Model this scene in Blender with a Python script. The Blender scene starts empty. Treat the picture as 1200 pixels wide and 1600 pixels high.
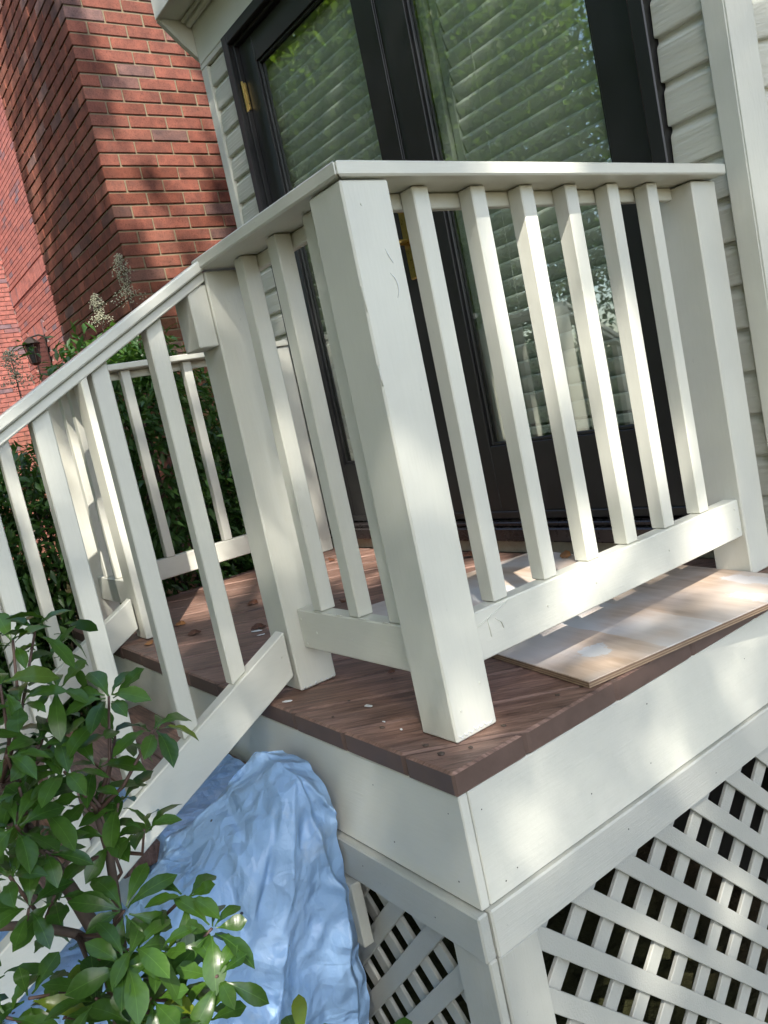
import bpy, bmesh, math, random
import numpy as np
from mathutils import Vector, Matrix, Euler

random.seed(7); rng = np.random.default_rng(7)
S = bpy.context.scene
COL = S.collection
PI = math.pi

# ------------------------------------------------------------------ camera
cam_d = bpy.data.cameras.new('camera'); cam = bpy.data.objects.new('camera', cam_d); COL.objects.link(cam)
CR = Vector((0.57964392, 0.78805467, -0.20732286)); CU = Vector((0.01879304, 0.24142863, 0.97023659)); CB = Vector((0.81465315, -0.56628797, 0.1251327))
CP = Vector((0.92728903, -0.66794942, 0.55349226)); FPX = 1249.873
m = Matrix.Identity(4)
for i in range(3):
    m[i][0] = CR[i]; m[i][1] = CU[i]; m[i][2] = CB[i]; m[i][3] = CP[i]
cam.matrix_world = m
cam_d.sensor_fit = 'HORIZONTAL'; cam_d.sensor_width = 36.0; cam_d.lens = FPX / 1200 * 36.0
cam_d.clip_start = 0.02; cam_d.clip_end = 500
S.camera = cam

# ------------------------------------------------------------------ world, sun, exposure
SUN_EL, SUN_AZ = math.radians(48), math.radians(-30)          # azimuth measured from +X towards +Y
SUN = Vector((math.cos(SUN_EL) * math.cos(SUN_AZ), math.cos(SUN_EL) * math.sin(SUN_AZ), math.sin(SUN_EL)))
W = bpy.data.worlds.new('World'); S.world = W; W.use_nodes = True
wn = W.node_tree; bg = wn.nodes['Background']
sky = wn.nodes.new('ShaderNodeTexSky'); sky.sky_type = 'NISHITA'; sky.sun_disc = False
sky.sun_elevation = SUN_EL; sky.sun_rotation = math.atan2(SUN.x, SUN.y)
sky.air_density = 1.0; sky.dust_density = 1.6
wn.links.new(sky.outputs[0], bg.inputs[0]); bg.inputs[1].default_value = 0.15
sd = bpy.data.lights.new('sun', 'SUN'); sd.energy = 2.8; sd.angle = math.radians(0.53); sd.color = (1.0, 0.94, 0.85)
so = bpy.data.objects.new('sun', sd); COL.objects.link(so); so.location = SUN * 20
so.rotation_euler = SUN.to_track_quat('Z', 'Y').to_euler()
S.view_settings.view_transform = 'Standard'; S.view_settings.look = 'None'
S.view_settings.exposure = 1.58; S.view_settings.gamma = 1.0
S.cycles.max_bounces = 6; S.cycles.diffuse_bounces = 3; S.cycles.glossy_bounces = 3; S.cycles.transparent_max_bounces = 10; S.cycles.caustics_reflective = False; S.cycles.caustics_refractive = False

def pix(u, v, depth):
    """point in the scene at a given distance along a sight line (used to lay things out in 3D)"""
    d = CR * ((u - 600) / FPX) - CU * ((v - 800) / FPX) - CB
    return CP + d * depth

def proj(p):
    q = Vector(p) - CP; z = -q.dot(CB)
    if z <= 0.02: return None
    return (600 + FPX * q.dot(CR) / z, 800 - FPX * q.dot(CU) / z, z)

# ------------------------------------------------------------------ material helpers
def mat(name, base=(.5, .5, .5), rough=.5, spec=.5):
    M = bpy.data.materials.new(name); M.use_nodes = True
    nt = M.node_tree; b = nt.nodes['Principled BSDF']
    b.inputs['Base Color'].default_value = (*base, 1); b.inputs['Roughness'].default_value = rough
    b.inputs['Specular IOR Level'].default_value = spec
    return M, nt, b
def N(nt, t, **kw):
    n = nt.nodes.new(t)
    for k, v in kw.items():
        if k.startswith('i_'): n.inputs[k[2:].replace('_', ' ')].default_value = v
        else: setattr(n, k, v)
    return n
def L(nt, a, b): nt.links.new(a, b)
def coords(nt, scale=(1, 1, 1), rot=(0, 0, 0), randomise=True, space='Object'):
    tc = N(nt, 'ShaderNodeTexCoord'); mp = N(nt, 'ShaderNodeMapping')
    mp.inputs['Scale'].default_value = scale; mp.inputs['Rotation'].default_value = rot
    if randomise:
        oi = N(nt, 'ShaderNodeObjectInfo'); ml = N(nt, 'ShaderNodeVectorMath', operation='SCALE')
        cb = N(nt, 'ShaderNodeCombineXYZ')
        for k in range(3): L(nt, oi.outputs['Random'], cb.inputs[k])
        L(nt, cb.outputs[0], ml.inputs[0]); ml.inputs['Scale'].default_value = 37.0
        ad = N(nt, 'ShaderNodeVectorMath', operation='ADD')
        L(nt, tc.outputs[space], ad.inputs[0]); L(nt, ml.outputs[0], ad.inputs[1]); L(nt, ad.outputs[0], mp.inputs[0])
    else:
        L(nt, tc.outputs[space], mp.inputs[0])
    return mp.outputs[0]
def noise(nt, vec, scale, detail=4, rough=.55, dist=0):
    n = N(nt, 'ShaderNodeTexNoise'); n.inputs['Scale'].default_value = scale; n.inputs['Detail'].default_value = detail
    n.inputs['Roughness'].default_value = rough; n.inputs['Distortion'].default_value = dist
    L(nt, vec, n.inputs['Vector']); return n.outputs['Fac']
def ramp(nt, fac, stops):
    r = N(nt, 'ShaderNodeValToRGB'); e = r.color_ramp.elements
    while len(e) < len(stops): e.new(0.5)
    for k, (p, c) in enumerate(stops):
        e[k].position = p; e[k].color = (*c, 1) if len(c) == 3 else c
    L(nt, fac, r.inputs[0]); return r.outputs[0]
def mixc(nt, fac, a, b, mode='MIX'):
    x = N(nt, 'ShaderNodeMix', data_type='RGBA', blend_type=mode)
    if hasattr(fac, 'links') or hasattr(fac, 'is_output'): L(nt, fac, x.inputs[0])
    else: x.inputs[0].default_value = fac
    for k, s in ((6, a), (7, b)):
        if hasattr(s, 'is_output'): L(nt, s, x.inputs[k])
        else: x.inputs[k].default_value = (*s, 1)
    return x.outputs[2]
def bump(nt, b, h, strength=.3, dist=.01, prev=None):
    n = N(nt, 'ShaderNodeBump'); n.inputs['Strength'].default_value = strength; n.inputs['Distance'].default_value = dist
    L(nt, h, n.inputs['Height'])
    if prev is not None: L(nt, prev, n.inputs['Normal'])
    L(nt, n.outputs[0], b.inputs['Normal']); return n.outputs[0]
def mathn(nt, op, a, b=None, clamp=False):
    n = N(nt, 'ShaderNodeMath', operation=op, use_clamp=clamp)
    for k, s in ((0, a), (1, b)):
        if s is None: continue
        if hasattr(s, 'is_output'): L(nt, s, n.inputs[k])
        else: n.inputs[k].default_value = s
    return n.outputs[0]

MT = {}
def paint_mat(name, col, grain, rough=.33, dirt=.35):
    """brushed exterior paint over timber; grain = coordinate scale (small along the board)"""
    M, nt, b = mat(name, col, rough)
    v = coords(nt, grain); v2 = coords(nt, (1, 1, 1))
    big = noise(nt, v2, 3.2, 3); fine = noise(nt, v, 38, 5, .6); mid = noise(nt, v2, 26, 4)
    c2 = tuple(c * .90 for c in col); c3 = (col[0] * 1.03, col[1] * 1.025, col[2] * 1.0)
    c = ramp(nt, big, [(.30, c2), (.62, c3)])
    speck = ramp(nt, noise(nt, v2, 75, 3, .7), [(.22, (1, 1, 1)), (.30, (0, 0, 0))])
    c = mixc(nt, mathn(nt, 'MULTIPLY', speck, dirt), c, tuple(x * .55 for x in col))
    streak = ramp(nt, fine, [(.30, (.975, .975, .97)), (.6, (1, 1, 1))])
    c = mixc(nt, 1.0, c, streak, 'MULTIPLY')
    L(nt, c, b.inputs['Base Color'])
    L(nt, mathn(nt, 'ADD', mathn(nt, 'MULTIPLY', mid, .22), rough - .1), b.inputs['Roughness'])
    h = mathn(nt, 'ADD', mathn(nt, 'MULTIPLY', fine, .35 if dirt < .5 else .8), mathn(nt, 'MULTIPLY', mid, .6))
    bump(nt, b, h, .5, .0024)
    return M
PC = (.66, .66, .59)
MT['paint_v'] = paint_mat('white_paint_upright', PC, (6, 6, .5))
MT['paint_x'] = paint_mat('white_paint_along_x', PC, (.5, 6, 6))
MT['paint_y'] = paint_mat('white_paint_along_y', PC, (6, .5, 6))
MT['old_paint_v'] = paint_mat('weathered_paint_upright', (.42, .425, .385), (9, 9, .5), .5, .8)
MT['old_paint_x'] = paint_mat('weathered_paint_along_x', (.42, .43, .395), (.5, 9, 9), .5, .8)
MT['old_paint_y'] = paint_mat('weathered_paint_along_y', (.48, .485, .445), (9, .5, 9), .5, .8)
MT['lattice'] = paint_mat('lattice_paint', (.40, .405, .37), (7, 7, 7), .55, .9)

def siding_mat():
    M, nt, b = mat('embossed_siding', (.66, .66, .58), .42)
    v = coords(nt, (1.1, 9, 22)); v2 = coords(nt, (1, 1, 1))
    w = N(nt, 'ShaderNodeTexWave', wave_type='BANDS', bands_direction='Z', wave_profile='SAW')
    w.inputs['Scale'].default_value = 1.0; w.inputs['Distortion'].default_value = 7.0; w.inputs['Detail'].default_value = 3; w.inputs['Detail Scale'].default_value = .7
    L(nt, v, w.inputs['Vector'])
    n = noise(nt, v, 7, 4)
    c = mixc(nt, noise(nt, v2, 6, 3), (.60, .60, .53), (.70, .70, .62))
    L(nt, c, b.inputs['Base Color'])
    bump(nt, b, mathn(nt, 'ADD', w.outputs['Fac'], mathn(nt, 'MULTIPLY', n, .8)), .75, .0045)
    return M
MT['siding'] = siding_mat()

def deck_mat(name, rot, k=1.0):
    M, nt, b = mat(name, (.1, .06, .05), .55)
    tc = N(nt, 'ShaderNodeTexCoord'); m1 = N(nt, 'ShaderNodeMapping', vector_type='POINT'); m1.inputs['Rotation'].default_value = (0, 0, rot)
    L(nt, tc.outputs['Object'], m1.inputs[0])
    oi = N(nt, 'ShaderNodeObjectInfo'); cb = N(nt, 'ShaderNodeCombineXYZ')
    for q in range(3): L(nt, mathn(nt, 'MULTIPLY', oi.outputs['Random'], 23.0), cb.inputs[q])
    ad = N(nt, 'ShaderNodeVectorMath', operation='ADD'); L(nt, m1.outputs[0], ad.inputs[0]); L(nt, cb.outputs[0], ad.inputs[1])
    m2 = N(nt, 'ShaderNodeMapping'); m2.inputs['Scale'].default_value = (1.2, 14, 5); L(nt, ad.outputs[0], m2.inputs[0])
    g = noise(nt, m2.outputs[0], 5.5, 6, .65, .8); g2 = noise(nt, m2.outputs[0], 16, 4, .6, .3); big = noise(nt, ad.outputs[0], 4.5, 4)
    c = ramp(nt, g, [(.30, (.060 * k, .034 * k, .025 * k)), (.48, (.145 * k, .084 * k, .063 * k)), (.70, (.240 * k, .150 * k, .117 * k))])
    c = mixc(nt, 1.0, c, ramp(nt, big, [(.3, (.72, .70, .68)), (.7, (1.15, 1.12, 1.1))]), 'MULTIPLY')
    c = mixc(nt, 1.0, c, ramp(nt, g2, [(.32, (.58, .56, .54)), (.50, (1, 1, 1))]), 'MULTIPLY')
    dust = ramp(nt, noise(nt, ad.outputs[0], 90, 3, .7), [(.66, (0, 0, 0)), (.74, (1, 1, 1))])
    c = mixc(nt, mathn(nt, 'MULTIPLY', dust, .35), c, (.34, .30, .26))
    L(nt, c, b.inputs['Base Color'])
    L(nt, mathn(nt, 'ADD', mathn(nt, 'MULTIPLY', g, .3), .4), b.inputs['Roughness'])
    bump(nt, b, mathn(nt, 'ADD', g, mathn(nt, 'MULTIPLY', g2, .9)), .5, .005)
    return M
DANG = math.radians(51.5)
MT['deck'] = deck_mat('brown_deck_stain', -DANG, 1.45)
MT['tread'] = deck_mat('brown_tread_stain', 0, 1.3)

def brick_mat(name, hue='red', pale=0.0):
    M, nt, b = mat(name, (.3, .1, .07), .85, .25)
    oi = N(nt, 'ShaderNodeObjectInfo'); ge = N(nt, 'ShaderNodeNewGeometry')
    r = mathn(nt, 'FRACT', mathn(nt, 'ADD', oi.outputs['Random'], mathn(nt, 'MULTIPLY', ge.outputs['Random Per Island'], 7.31)))
    if hue == 'red':
        st = [(0, (.185, .062, .040)), (.30, (.285, .104, .074)), (.60, (.225, .084, .060)), (.84, (.310, .124, .088)), (.90, (.150, .075, .060)), (.95, (.270, .160, .145)), (1, (.160, .062, .042))]
    else:
        st = [(0, (.34, .135, .115)), (.4, (.42, .17, .145)), (.9, (.38, .15, .13)), (.93, (.20, .16, .19)), (1, (.33, .13, .11))]
    c = ramp(nt, r, st)
    v = coords(nt, (1, 1, 1), space='Object', randomise=True)
    n1 = noise(nt, v, 14, 4, .6); n2 = noise(nt, v, 130, 4, .7)
    c = mixc(nt, 1.0, c, ramp(nt, n1, [(.3, (.62, .66, .68)), (.7, (1.2, 1.12, 1.05))]), 'MULTIPLY')
    c = mixc(nt, 1.0, c, ramp(nt, n2, [(.25, (.45, .44, .42)), (.5, (1, 1, 1))]), 'MULTIPLY')
    tc = N(nt, 'ShaderNodeNewGeometry'); sx = N(nt, 'ShaderNodeSeparateXYZ'); L(nt, tc.outputs['Position'], sx.inputs[0])
    mossn = noise(nt, tc.outputs['Position'], 2.2, 4, .6)
    low = mathn(nt, 'SUBTRACT', 1.75, sx.outputs[2]); low = mathn(nt, 'MULTIPLY', low, 1.1, True)
    ms = mathn(nt, 'MULTIPLY', low, ramp(nt, mossn, [(.42, (0, 0, 0)), (.62, (1, 1, 1))]))
    c = mixc(nt, mathn(nt, 'MULTIPLY', ms, .5), c, (.13, .12, .045))
    L(nt, c, b.inputs['Base Color'])
    bump(nt, b, mathn(nt, 'ADD', n2, mathn(nt, 'MULTIPLY', n1, .5)), .5, .004)
    return M
MT['brick'] = brick_mat('red_brick'); MT['brick_far'] = brick_mat('pale_red_brick', 'pink')
def mortar_mat(name, col):
    M, nt, b = mat(name, col, .95, .1); v = coords(nt, randomise=False)
    n = noise(nt, v, 60, 5, .7); c = mixc(nt, n, tuple(x * .7 for x in col), tuple(x * 1.15 for x in col)); L(nt, c, b.inputs['Base Color'])
    bump(nt, b, n, .6, .004); return M
MT['mortar'] = mortar_mat('sandy_mortar', (.27, .22, .145)); MT['mortar_far'] = mortar_mat('pale_mortar', (.62, .52, .46))

def simple(name, col, rough=.5, metal=0, vary=.12, sc=30, bmp=.15):
    M, nt, b = mat(name, col, rough); b.inputs['Metallic'].default_value = metal
    v = coords(nt); n = noise(nt, v, sc, 4, .6)
    c = mixc(nt, n, tuple(x * (1 - vary) for x in col), tuple(min(1, x * (1 + vary)) for x in col)); L(nt, c, b.inputs['Base Color'])
    L(nt, mathn(nt, 'ADD', mathn(nt, 'MULTIPLY', n, .2), rough - .1), b.inputs['Roughness'])
    bump(nt, b, n, bmp, .002); return M
MT['black'] = simple('black_door_paint', (.018, .0175, .018), .36, 0, .25, 8, .05)
MT['threshold'] = simple('bronze_threshold', (.05, .042, .042), .28, .6)
MT['brass'] = simple('old_brass', (.55, .38, .13), .3, 1.0, .3, 60)
MT['iron'] = simple('dark_iron', (.05, .045, .04), .5, .7)
MT['steel'] = simple('zinc_nail', (.10, .10, .09), .5, .5)
MT['blind'] = simple('blind_slat_white', (.74, .74, .69), .5, 0, .05, 12)
MT['room'] = simple('room_plaster', (.40, .42, .38), .8)
MT['concrete'] = simple('sill_concrete', (.34, .31, .25), .9, 0, .3, 40, .5)
MT['ply_edge'] = simple('plywood_veneer_edge', (.32, .23, .15), .8, 0, .35, 70, .5)
MT['ply_edge2'] = simple('plywood_veneer_edge_dark', (.20, .13, .085), .8, 0, .35, 70, .5)
MT['dry_leaf'] = simple('dry_leaf', (.12, .045, .022), .6, 0, .5, 45)
MT['dry_leaf2'] = simple('pale_dry_leaf', (.26, .115, .035), .6, 0, .4, 45)
MT['deck_edge'] = simple('brown_stain_board_edge', (.115, .074, .060), .55, 0, .35, 22, .35)
MT['chip'] = simple('white_paint_chip', (.72, .74, .74), .5)
MT['bark'] = simple('shrub_bark', (.085, .060, .045), .8, 0, .45, 40, .8)
MT['twig'] = simple('brown_twig', (.085, .048, .036), .6, 0, .3, 60, .3)
MT['tree_bark'] = simple('tree_bark', (.16, .13, .10), .9, 0, .4, 18, .9)
MT['bud'] = simple('cream_bud', (.36, .35, .25), .6, 0, .25, 80)
MT['foundation'] = simple('shade_dark_foundation', (.045, .043, .04), .9, 0, .3, 20, .5)  # under-deck shade is put into this near-black colour
MT['dark_glass'] = simple('dark_window_pane', (.012, .013, .015), .12)
def soil_mat():
    M, nt, b = mat('leafy_soil', (.05, .04, .03), .95, .1); v = coords(nt, randomise=False)
    n = noise(nt, v, 9, 6, .65); g = noise(nt, v, .35, 3)
    c = ramp(nt, n, [(.3, (.028, .020, .014)), (.5, (.07, .048, .03)), (.72, (.13, .09, .055))])
    c = mixc(nt, ramp(nt, g, [(.42, (0, 0, 0)), (.55, (1, 1, 1))]), c, (.040, .042, .018)); L(nt, c, b.inputs['Base Color'])
    bump(nt, b, n, 1, .04); return M
MT['soil'] = soil_mat()

def leaf_mat(name, c1, c2, rough=.35, trans=.35, spec=.5, yellow=.0, rib=False):
    M, nt, b = mat(name, c1, rough, spec)
    oi = N(nt, 'ShaderNodeObjectInfo'); ge = N(nt, 'ShaderNodeNewGeometry')
    r = mathn(nt, 'FRACT', mathn(nt, 'ADD', oi.outputs['Random'], mathn(nt, 'MULTIPLY', ge.outputs['Random Per Island'], 5.17)))
    c = ramp(nt, r, [(0, c1), (.55, c2), (.955, tuple((a + q) * .55 for a, q in zip(c1, c2))), (.985, (c2[0] + yellow, c2[1] + yellow * .8, c2[2]))])
    v = coords(nt); n = noise(nt, v, 40, 3)
    c = mixc(nt, 1.0, c, ramp(nt, n, [(.3, (.8, .82, .8)), (.7, (1.1, 1.1, 1.05))]), 'MULTIPLY')
    if rib:
        tco = N(nt, 'ShaderNodeTexCoord'); sx = N(nt, 'ShaderNodeSeparateXYZ'); L(nt, tco.outputs['Object'], sx.inputs[0])
        ay = mathn(nt, 'ABSOLUTE', sx.outputs[1])
        c = mixc(nt, ramp(nt, mathn(nt, 'MULTIPLY', ay, 400.0), [(.06, (.55, .55, .55)), (.20, (0, 0, 0))]), c, tuple(min(.4, x * 1.6 + .015) for x in c2))
        vein = N(nt, 'ShaderNodeTexWave', wave_type='BANDS', bands_direction='X'); vein.inputs['Scale'].default_value = 55; vein.inputs['Distortion'].default_value = 0
        vm = N(nt, 'ShaderNodeCombineXYZ'); L(nt, mathn(nt, 'SUBTRACT', sx.outputs[0], mathn(nt, 'MULTIPLY', ay, .9)), vm.inputs[0]); L(nt, vm.outputs[0], vein.inputs['Vector'])
        c = mixc(nt, mathn(nt, 'MULTIPLY', vein.outputs['Fac'], .08), c, tuple(x * 1.7 for x in c2))
    L(nt, c, b.inputs['Base Color'])
    tr = N(nt, 'ShaderNodeBsdfTranslucent'); tcol = mixc(nt, 1.0, c, (1.5, 1.7, .7), 'MULTIPLY'); L(nt, tcol, tr.inputs[0])
    mx = N(nt, 'ShaderNodeMixShader'); mx.inputs[0].default_value = trans
    L(nt, b.outputs[0], mx.inputs[1]); L(nt, tr.outputs[0], mx.inputs[2]); L(nt, mx.outputs[0], nt.nodes['Material Output'].inputs[0])
    bump(nt, b, n, .15, .003)
    return M
MT['leaf_shrub'] = leaf_mat('glossy_shrub_leaf', (.024, .066, .011), (.056, .122, .016), .29, .24, .5, .09, True)
MT['leaf_shrub_inner'] = leaf_mat('glossy_shrub_leaf_inner', (.022, .060, .012), (.048, .108, .016), .36, .20, .40, .03)
MT['leaf_nandina'] = leaf_mat('nandina_leaf', (.042, .105, .032), (.078, .160, .036), .38, .30, .5, .02)
MT['leaf_nandina_new'] = leaf_mat('young_nandina_leaf', (.10, .20, .03), (.16, .26, .04), .4, .45)
MT['leaf_tree'] = leaf_mat('tree_leaf', (.095, .165, .022), (.16, .235, .032), .45, .5, .4, .04)

def tarp_mat():
    M, nt, b = mat('blue_plastic_sheet', (.25, .45, .75), .30)
    v = coords(nt, randomise=False)
    n = noise(nt, v, 3.5, 4, .6); f = noise(nt, v, 22, 5, .6, .6); f2 = noise(nt, v, 70, 4, .6)
    c = ramp(nt, n, [(.3, (.29, .48, .75)), (.55, (.36, .55, .82)), (.75, (.49, .66, .88))])
    sm = ramp(nt, noise(nt, v, 5.5, 5, .7), [(.58, (0, 0, 0)), (.72, (1, 1, 1))])
    c = mixc(nt, mathn(nt, 'MULTIPLY', sm, .5), c, (.62, .68, .74))
    dots = N(nt, 'ShaderNodeTexVoronoi'); dots.inputs['Scale'].default_value = 17; L(nt, v, dots.inputs['Vector'])
    dm = ramp(nt, dots.outputs['Distance'], [(.045, (1, 1, 1)), (.06, (0, 0, 0))])
    c = mixc(nt, dm, c, (.03, .03, .05))
    L(nt, c, b.inputs['Base Color'])
    dv_ = N(nt, 'ShaderNodeVectorMath', operation='ADD'); L(nt, v, dv_.inputs[0])
    nz = N(nt, 'ShaderNodeTexNoise'); nz.inputs['Scale'].default_value = 7; L(nt, v, nz.inputs['Vector'])
    ns_ = N(nt, 'ShaderNodeVectorMath', operation='SCALE'); ns_.inputs['Scale'].default_value = .10; L(nt, nz.outputs['Color'], ns_.inputs[0]); L(nt, ns_.outputs[0], dv_.inputs[1])
    mp_ = N(nt, 'ShaderNodeMapping'); mp_.inputs['Scale'].default_value = (1, 1, .6); mp_.inputs['Rotation'].default_value = (.5, .7, .4); L(nt, dv_.outputs[0], mp_.inputs[0])
    hh = mathn(nt, 'MULTIPLY', f, .25)
    for sc, am in ((7, 1.0), (15, .55), (33, .25)):
        vo = N(nt, 'ShaderNodeTexVoronoi', distance='MANHATTAN'); vo.inputs['Scale'].default_value = sc; L(nt, mp_.outputs[0], vo.inputs['Vector'])
        hh = mathn(nt, 'ADD', hh, mathn(nt, 'MULTIPLY', vo.outputs['Distance'], am))
    bump(nt, b, hh, .6, .026)
    tr = N(nt, 'ShaderNodeBsdfTranslucent'); L(nt, c, tr.inputs[0])
    mx = N(nt, 'ShaderNodeMixShader'); mx.inputs[0].default_value = .15
    L(nt, b.outputs[0], mx.inputs[1]); L(nt, tr.outputs[0], mx.inputs[2]); L(nt, mx.outputs[0], nt.nodes['Material Output'].inputs[0])
    return M
MT['tarp'] = tarp_mat()

def ply_mat():
    M, nt, b = mat('plywood_face', (.45, .33, .24), .55)
    v = coords(nt, (1, 1, 1), randomise=False)
    vs = coords(nt, (1.0, 9, 1), randomise=False)
    g = noise(nt, vs, 6, 5, .6, .5)
    c = ramp(nt, g, [(.3, (.42, .31, .225)), (.55, (.53, .41, .315)), (.75, (.60, .48, .385))])
    n = noise(nt, v, 3.0, 3, .5, .8)
    over = ramp(nt, n, [(.42, (0, 0, 0)), (.62, (1, 1, 1))])
    c = mixc(nt, mathn(nt, 'MULTIPLY', over, .7), c, (.64, .60, .575))
    sp = N(nt, 'ShaderNodeSeparateXYZ'); L(nt, v, sp.inputs[0])
    # masked overspray: the straight edge of a board that lay on the sheet
    edge = mathn(nt, 'ADD', sp.outputs[1], mathn(nt, 'MULTIPLY', noise(nt, v, 9, 4), .03))
    band = mathn(nt, 'MULTIPLY', mathn(nt, 'GREATER_THAN', edge, .21), mathn(nt, 'LESS_THAN', edge, .36))
    bn = ramp(nt, noise(nt, v, 4.5, 3), [(.35, (0, 0, 0)), (.55, (1, 1, 1))])
    c = mixc(nt, mathn(nt, 'MULTIPLY', mathn(nt, 'MULTIPLY', band, bn), .7), c, (.63, .63, .63))
    def blot(x, y, sx_, sy_, col, c):
        dx = mathn(nt, 'DIVIDE', mathn(nt, 'SUBTRACT', sp.outputs[0], x), sx_); dy = mathn(nt, 'DIVIDE', mathn(nt, 'SUBTRACT', sp.outputs[1], y), sy_)
        d = mathn(nt, 'SQRT', mathn(nt, 'ADD', mathn(nt, 'MULTIPLY', dx, dx), mathn(nt, 'MULTIPLY', dy, dy)))
        d = mathn(nt, 'ADD', d, mathn(nt, 'MULTIPLY', noise(nt, v, 28, 5, .7), 1.6))
        mk = ramp(nt, d, [(.0, (1, 1, 1)), (.70, (1, 1, 1)), (.80, (0, 0, 0))])
        mk = ramp(nt, mathn(nt, 'MULTIPLY', d, .5), [(.70, (1, 1, 1)), (.74, (0, 0, 0))])
        return mixc(nt, mathn(nt, 'MULTIPLY', mk, .6), c, col)
    c = blot(-.11, .115, .055, .05, (.58, .66, .72), c)
    c = blot(-.03, .50, .12, .035, (.66, .68, .67), c)
    c = blot(-.14, .60, .11, .04, (.64, .66, .70), c)
    L(nt, c, b.inputs['Base Color']); bump(nt, b, g, .2, .002)
    return M
MT['ply'] = ply_mat()

def glass_mat():
    M = bpy.data.materials.new('low_e_glass'); M.use_nodes = True; nt = M.node_tree; nt.nodes.clear()
    out = N(nt, 'ShaderNodeOutputMaterial'); tr = N(nt, 'ShaderNodeBsdfTransparent'); tr.inputs[0].default_value = (.93, .965, .935, 1)
    gl = N(nt, 'ShaderNodeBsdfGlossy'); gl.inputs['Roughness'].default_value = .015; gl.inputs[0].default_value = (.96, .97, .93, 1)
    lw = N(nt, 'ShaderNodeLayerWeight'); lw.inputs['Blend'].default_value = .5
    f = mathn(nt, 'ADD', mathn(nt, 'MULTIPLY', mathn(nt, 'POWER', lw.outputs['Facing'], 5.0), .81), .19, True)
    mx = N(nt, 'ShaderNodeMixShader'); L(nt, f, mx.inputs[0]); L(nt, tr.outputs[0], mx.inputs[1]); L(nt, gl.outputs[0], mx.inputs[2])
    L(nt, mx.outputs[0], out.inputs[0]); return M
MT['glass'] = glass_mat()

# ------------------------------------------------------------------ object helpers
def link(name, me, material=None, parent=None):
    o = bpy.data.objects.new(name, me); COL.objects.link(o)
    if material is not None and me is not None and len(me.materials) == 0: me.materials.append(MT[material] if isinstance(material, str) else material)
    if parent is not None: o.parent = parent
    return o
def tag(o, label=None, cat=None, group=None, kind=None):
    if label: o['label'] = label
    if cat: o['category'] = cat
    if group: o['group'] = group
    if kind: o['kind'] = kind
    return o
def thing(name, label, cat, group=None):
    o = bpy.data.objects.new(name, None); COL.objects.link(o); return tag(o, label, cat, group)
def finish(bm, name, bevel=0.0, seg=1, smooth=False):
    if bevel > 0:
        bmesh.ops.bevel(bm, geom=list(bm.edges), offset=bevel, segments=seg, affect='EDGES', profile=.5, clamp_overlap=True)
    bmesh.ops.recalc_face_normals(bm, faces=bm.faces)
    me = bpy.data.meshes.new(name); bm.to_mesh(me); bm.free()
    if smooth:
        for p in me.polygons: p.use_smooth = True
    return me
def bm_box(bm, x0, x1, y0, y1, z0, z1):
    vs = [bm.verts.new((x, y, z)) for x in (x0, x1) for y in (y0, y1) for z in (z0, z1)]
    for f in ((0, 1, 3, 2), (4, 6, 7, 5), (0, 4, 5, 1), (2, 3, 7, 6), (0, 2, 6, 4), (1, 5, 7, 3)): bm.faces.new([vs[i] for i in f])
def box(name, x, y, z, material, parent=None, bevel=.0025):
    bm = bmesh.new(); bm_box(bm, *x, *y, *z)
    return link(name, finish(bm, name, bevel), material, parent)
def prism(name, pts, d, material, parent=None, bevel=.002):
    """extrude a planar polygon (3D points) by the vector d"""
    bm = bmesh.new(); d = Vector(d)
    a = [bm.verts.new(p) for p in pts]; b_ = [bm.verts.new(Vector(p) + d) for p in pts]
    bm.faces.new(a); bm.faces.new(list(reversed(b_)))
    n = len(pts)
    for i in range(n): bm.faces.new([a[i], a[(i + 1) % n], b_[(i + 1) % n], b_[i]])
    return link(name, finish(bm, name, bevel), material, parent)
def clip(poly, n, c):
    """keep n.p <= c for a 2D polygon"""
    out = []
    for i in range(len(poly)):
        p, q = poly[i], poly[(i + 1) % len(poly)]
        dp = n[0] * p[0] + n[1] * p[1] - c; dq = n[0] * q[0] + n[1] * q[1] - c
        if dp <= 0: out.append(p)
        if dp * dq < 0:
            t = dp / (dp - dq); out.append((p[0] + (q[0] - p[0]) * t, p[1] + (q[1] - p[1]) * t))
    return out
def tube(bm, pts, radii, n=7):
    rings = []
    pts = [Vector(p) for p in pts]
    for i, p in enumerate(pts):
        t = (pts[min(i + 1, len(pts) - 1)] - pts[max(i - 1, 0)]).normalized()
        a = t.orthogonal().normalized(); c = t.cross(a)
        rings.append([bm.verts.new(p + (a * math.cos(2 * PI * k / n) + c * math.sin(2 * PI * k / n)) * radii[i]) for k in range(n)])
    for i in range(len(rings) - 1):
        # align rings to reduce twist
        best = min(range(n), key=lambda s: sum((rings[i][k].co - rings[i + 1][(k + s) % n].co).length for k in range(n)))
        rings[i + 1] = rings[i + 1][best:] + rings[i + 1][:best]
        for k in range(n): bm.faces.new([rings[i][k], rings[i][(k + 1) % n], rings[i + 1][(k + 1) % n], rings[i + 1][k]])
    bm.faces.new(rings[-1]); bm.faces.new(list(reversed(rings[0])))
def disc(name, c, r, nrm, material, parent, depth=.002):
    bm = bmesh.new(); nrm = Vector(nrm)
    tube(bm, [Vector(c) - nrm * .002, Vector(c) + nrm * depth], [r, r * .9], 8)
    return link(name, finish(bm, name), material, parent)

GZ = -.93
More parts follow.
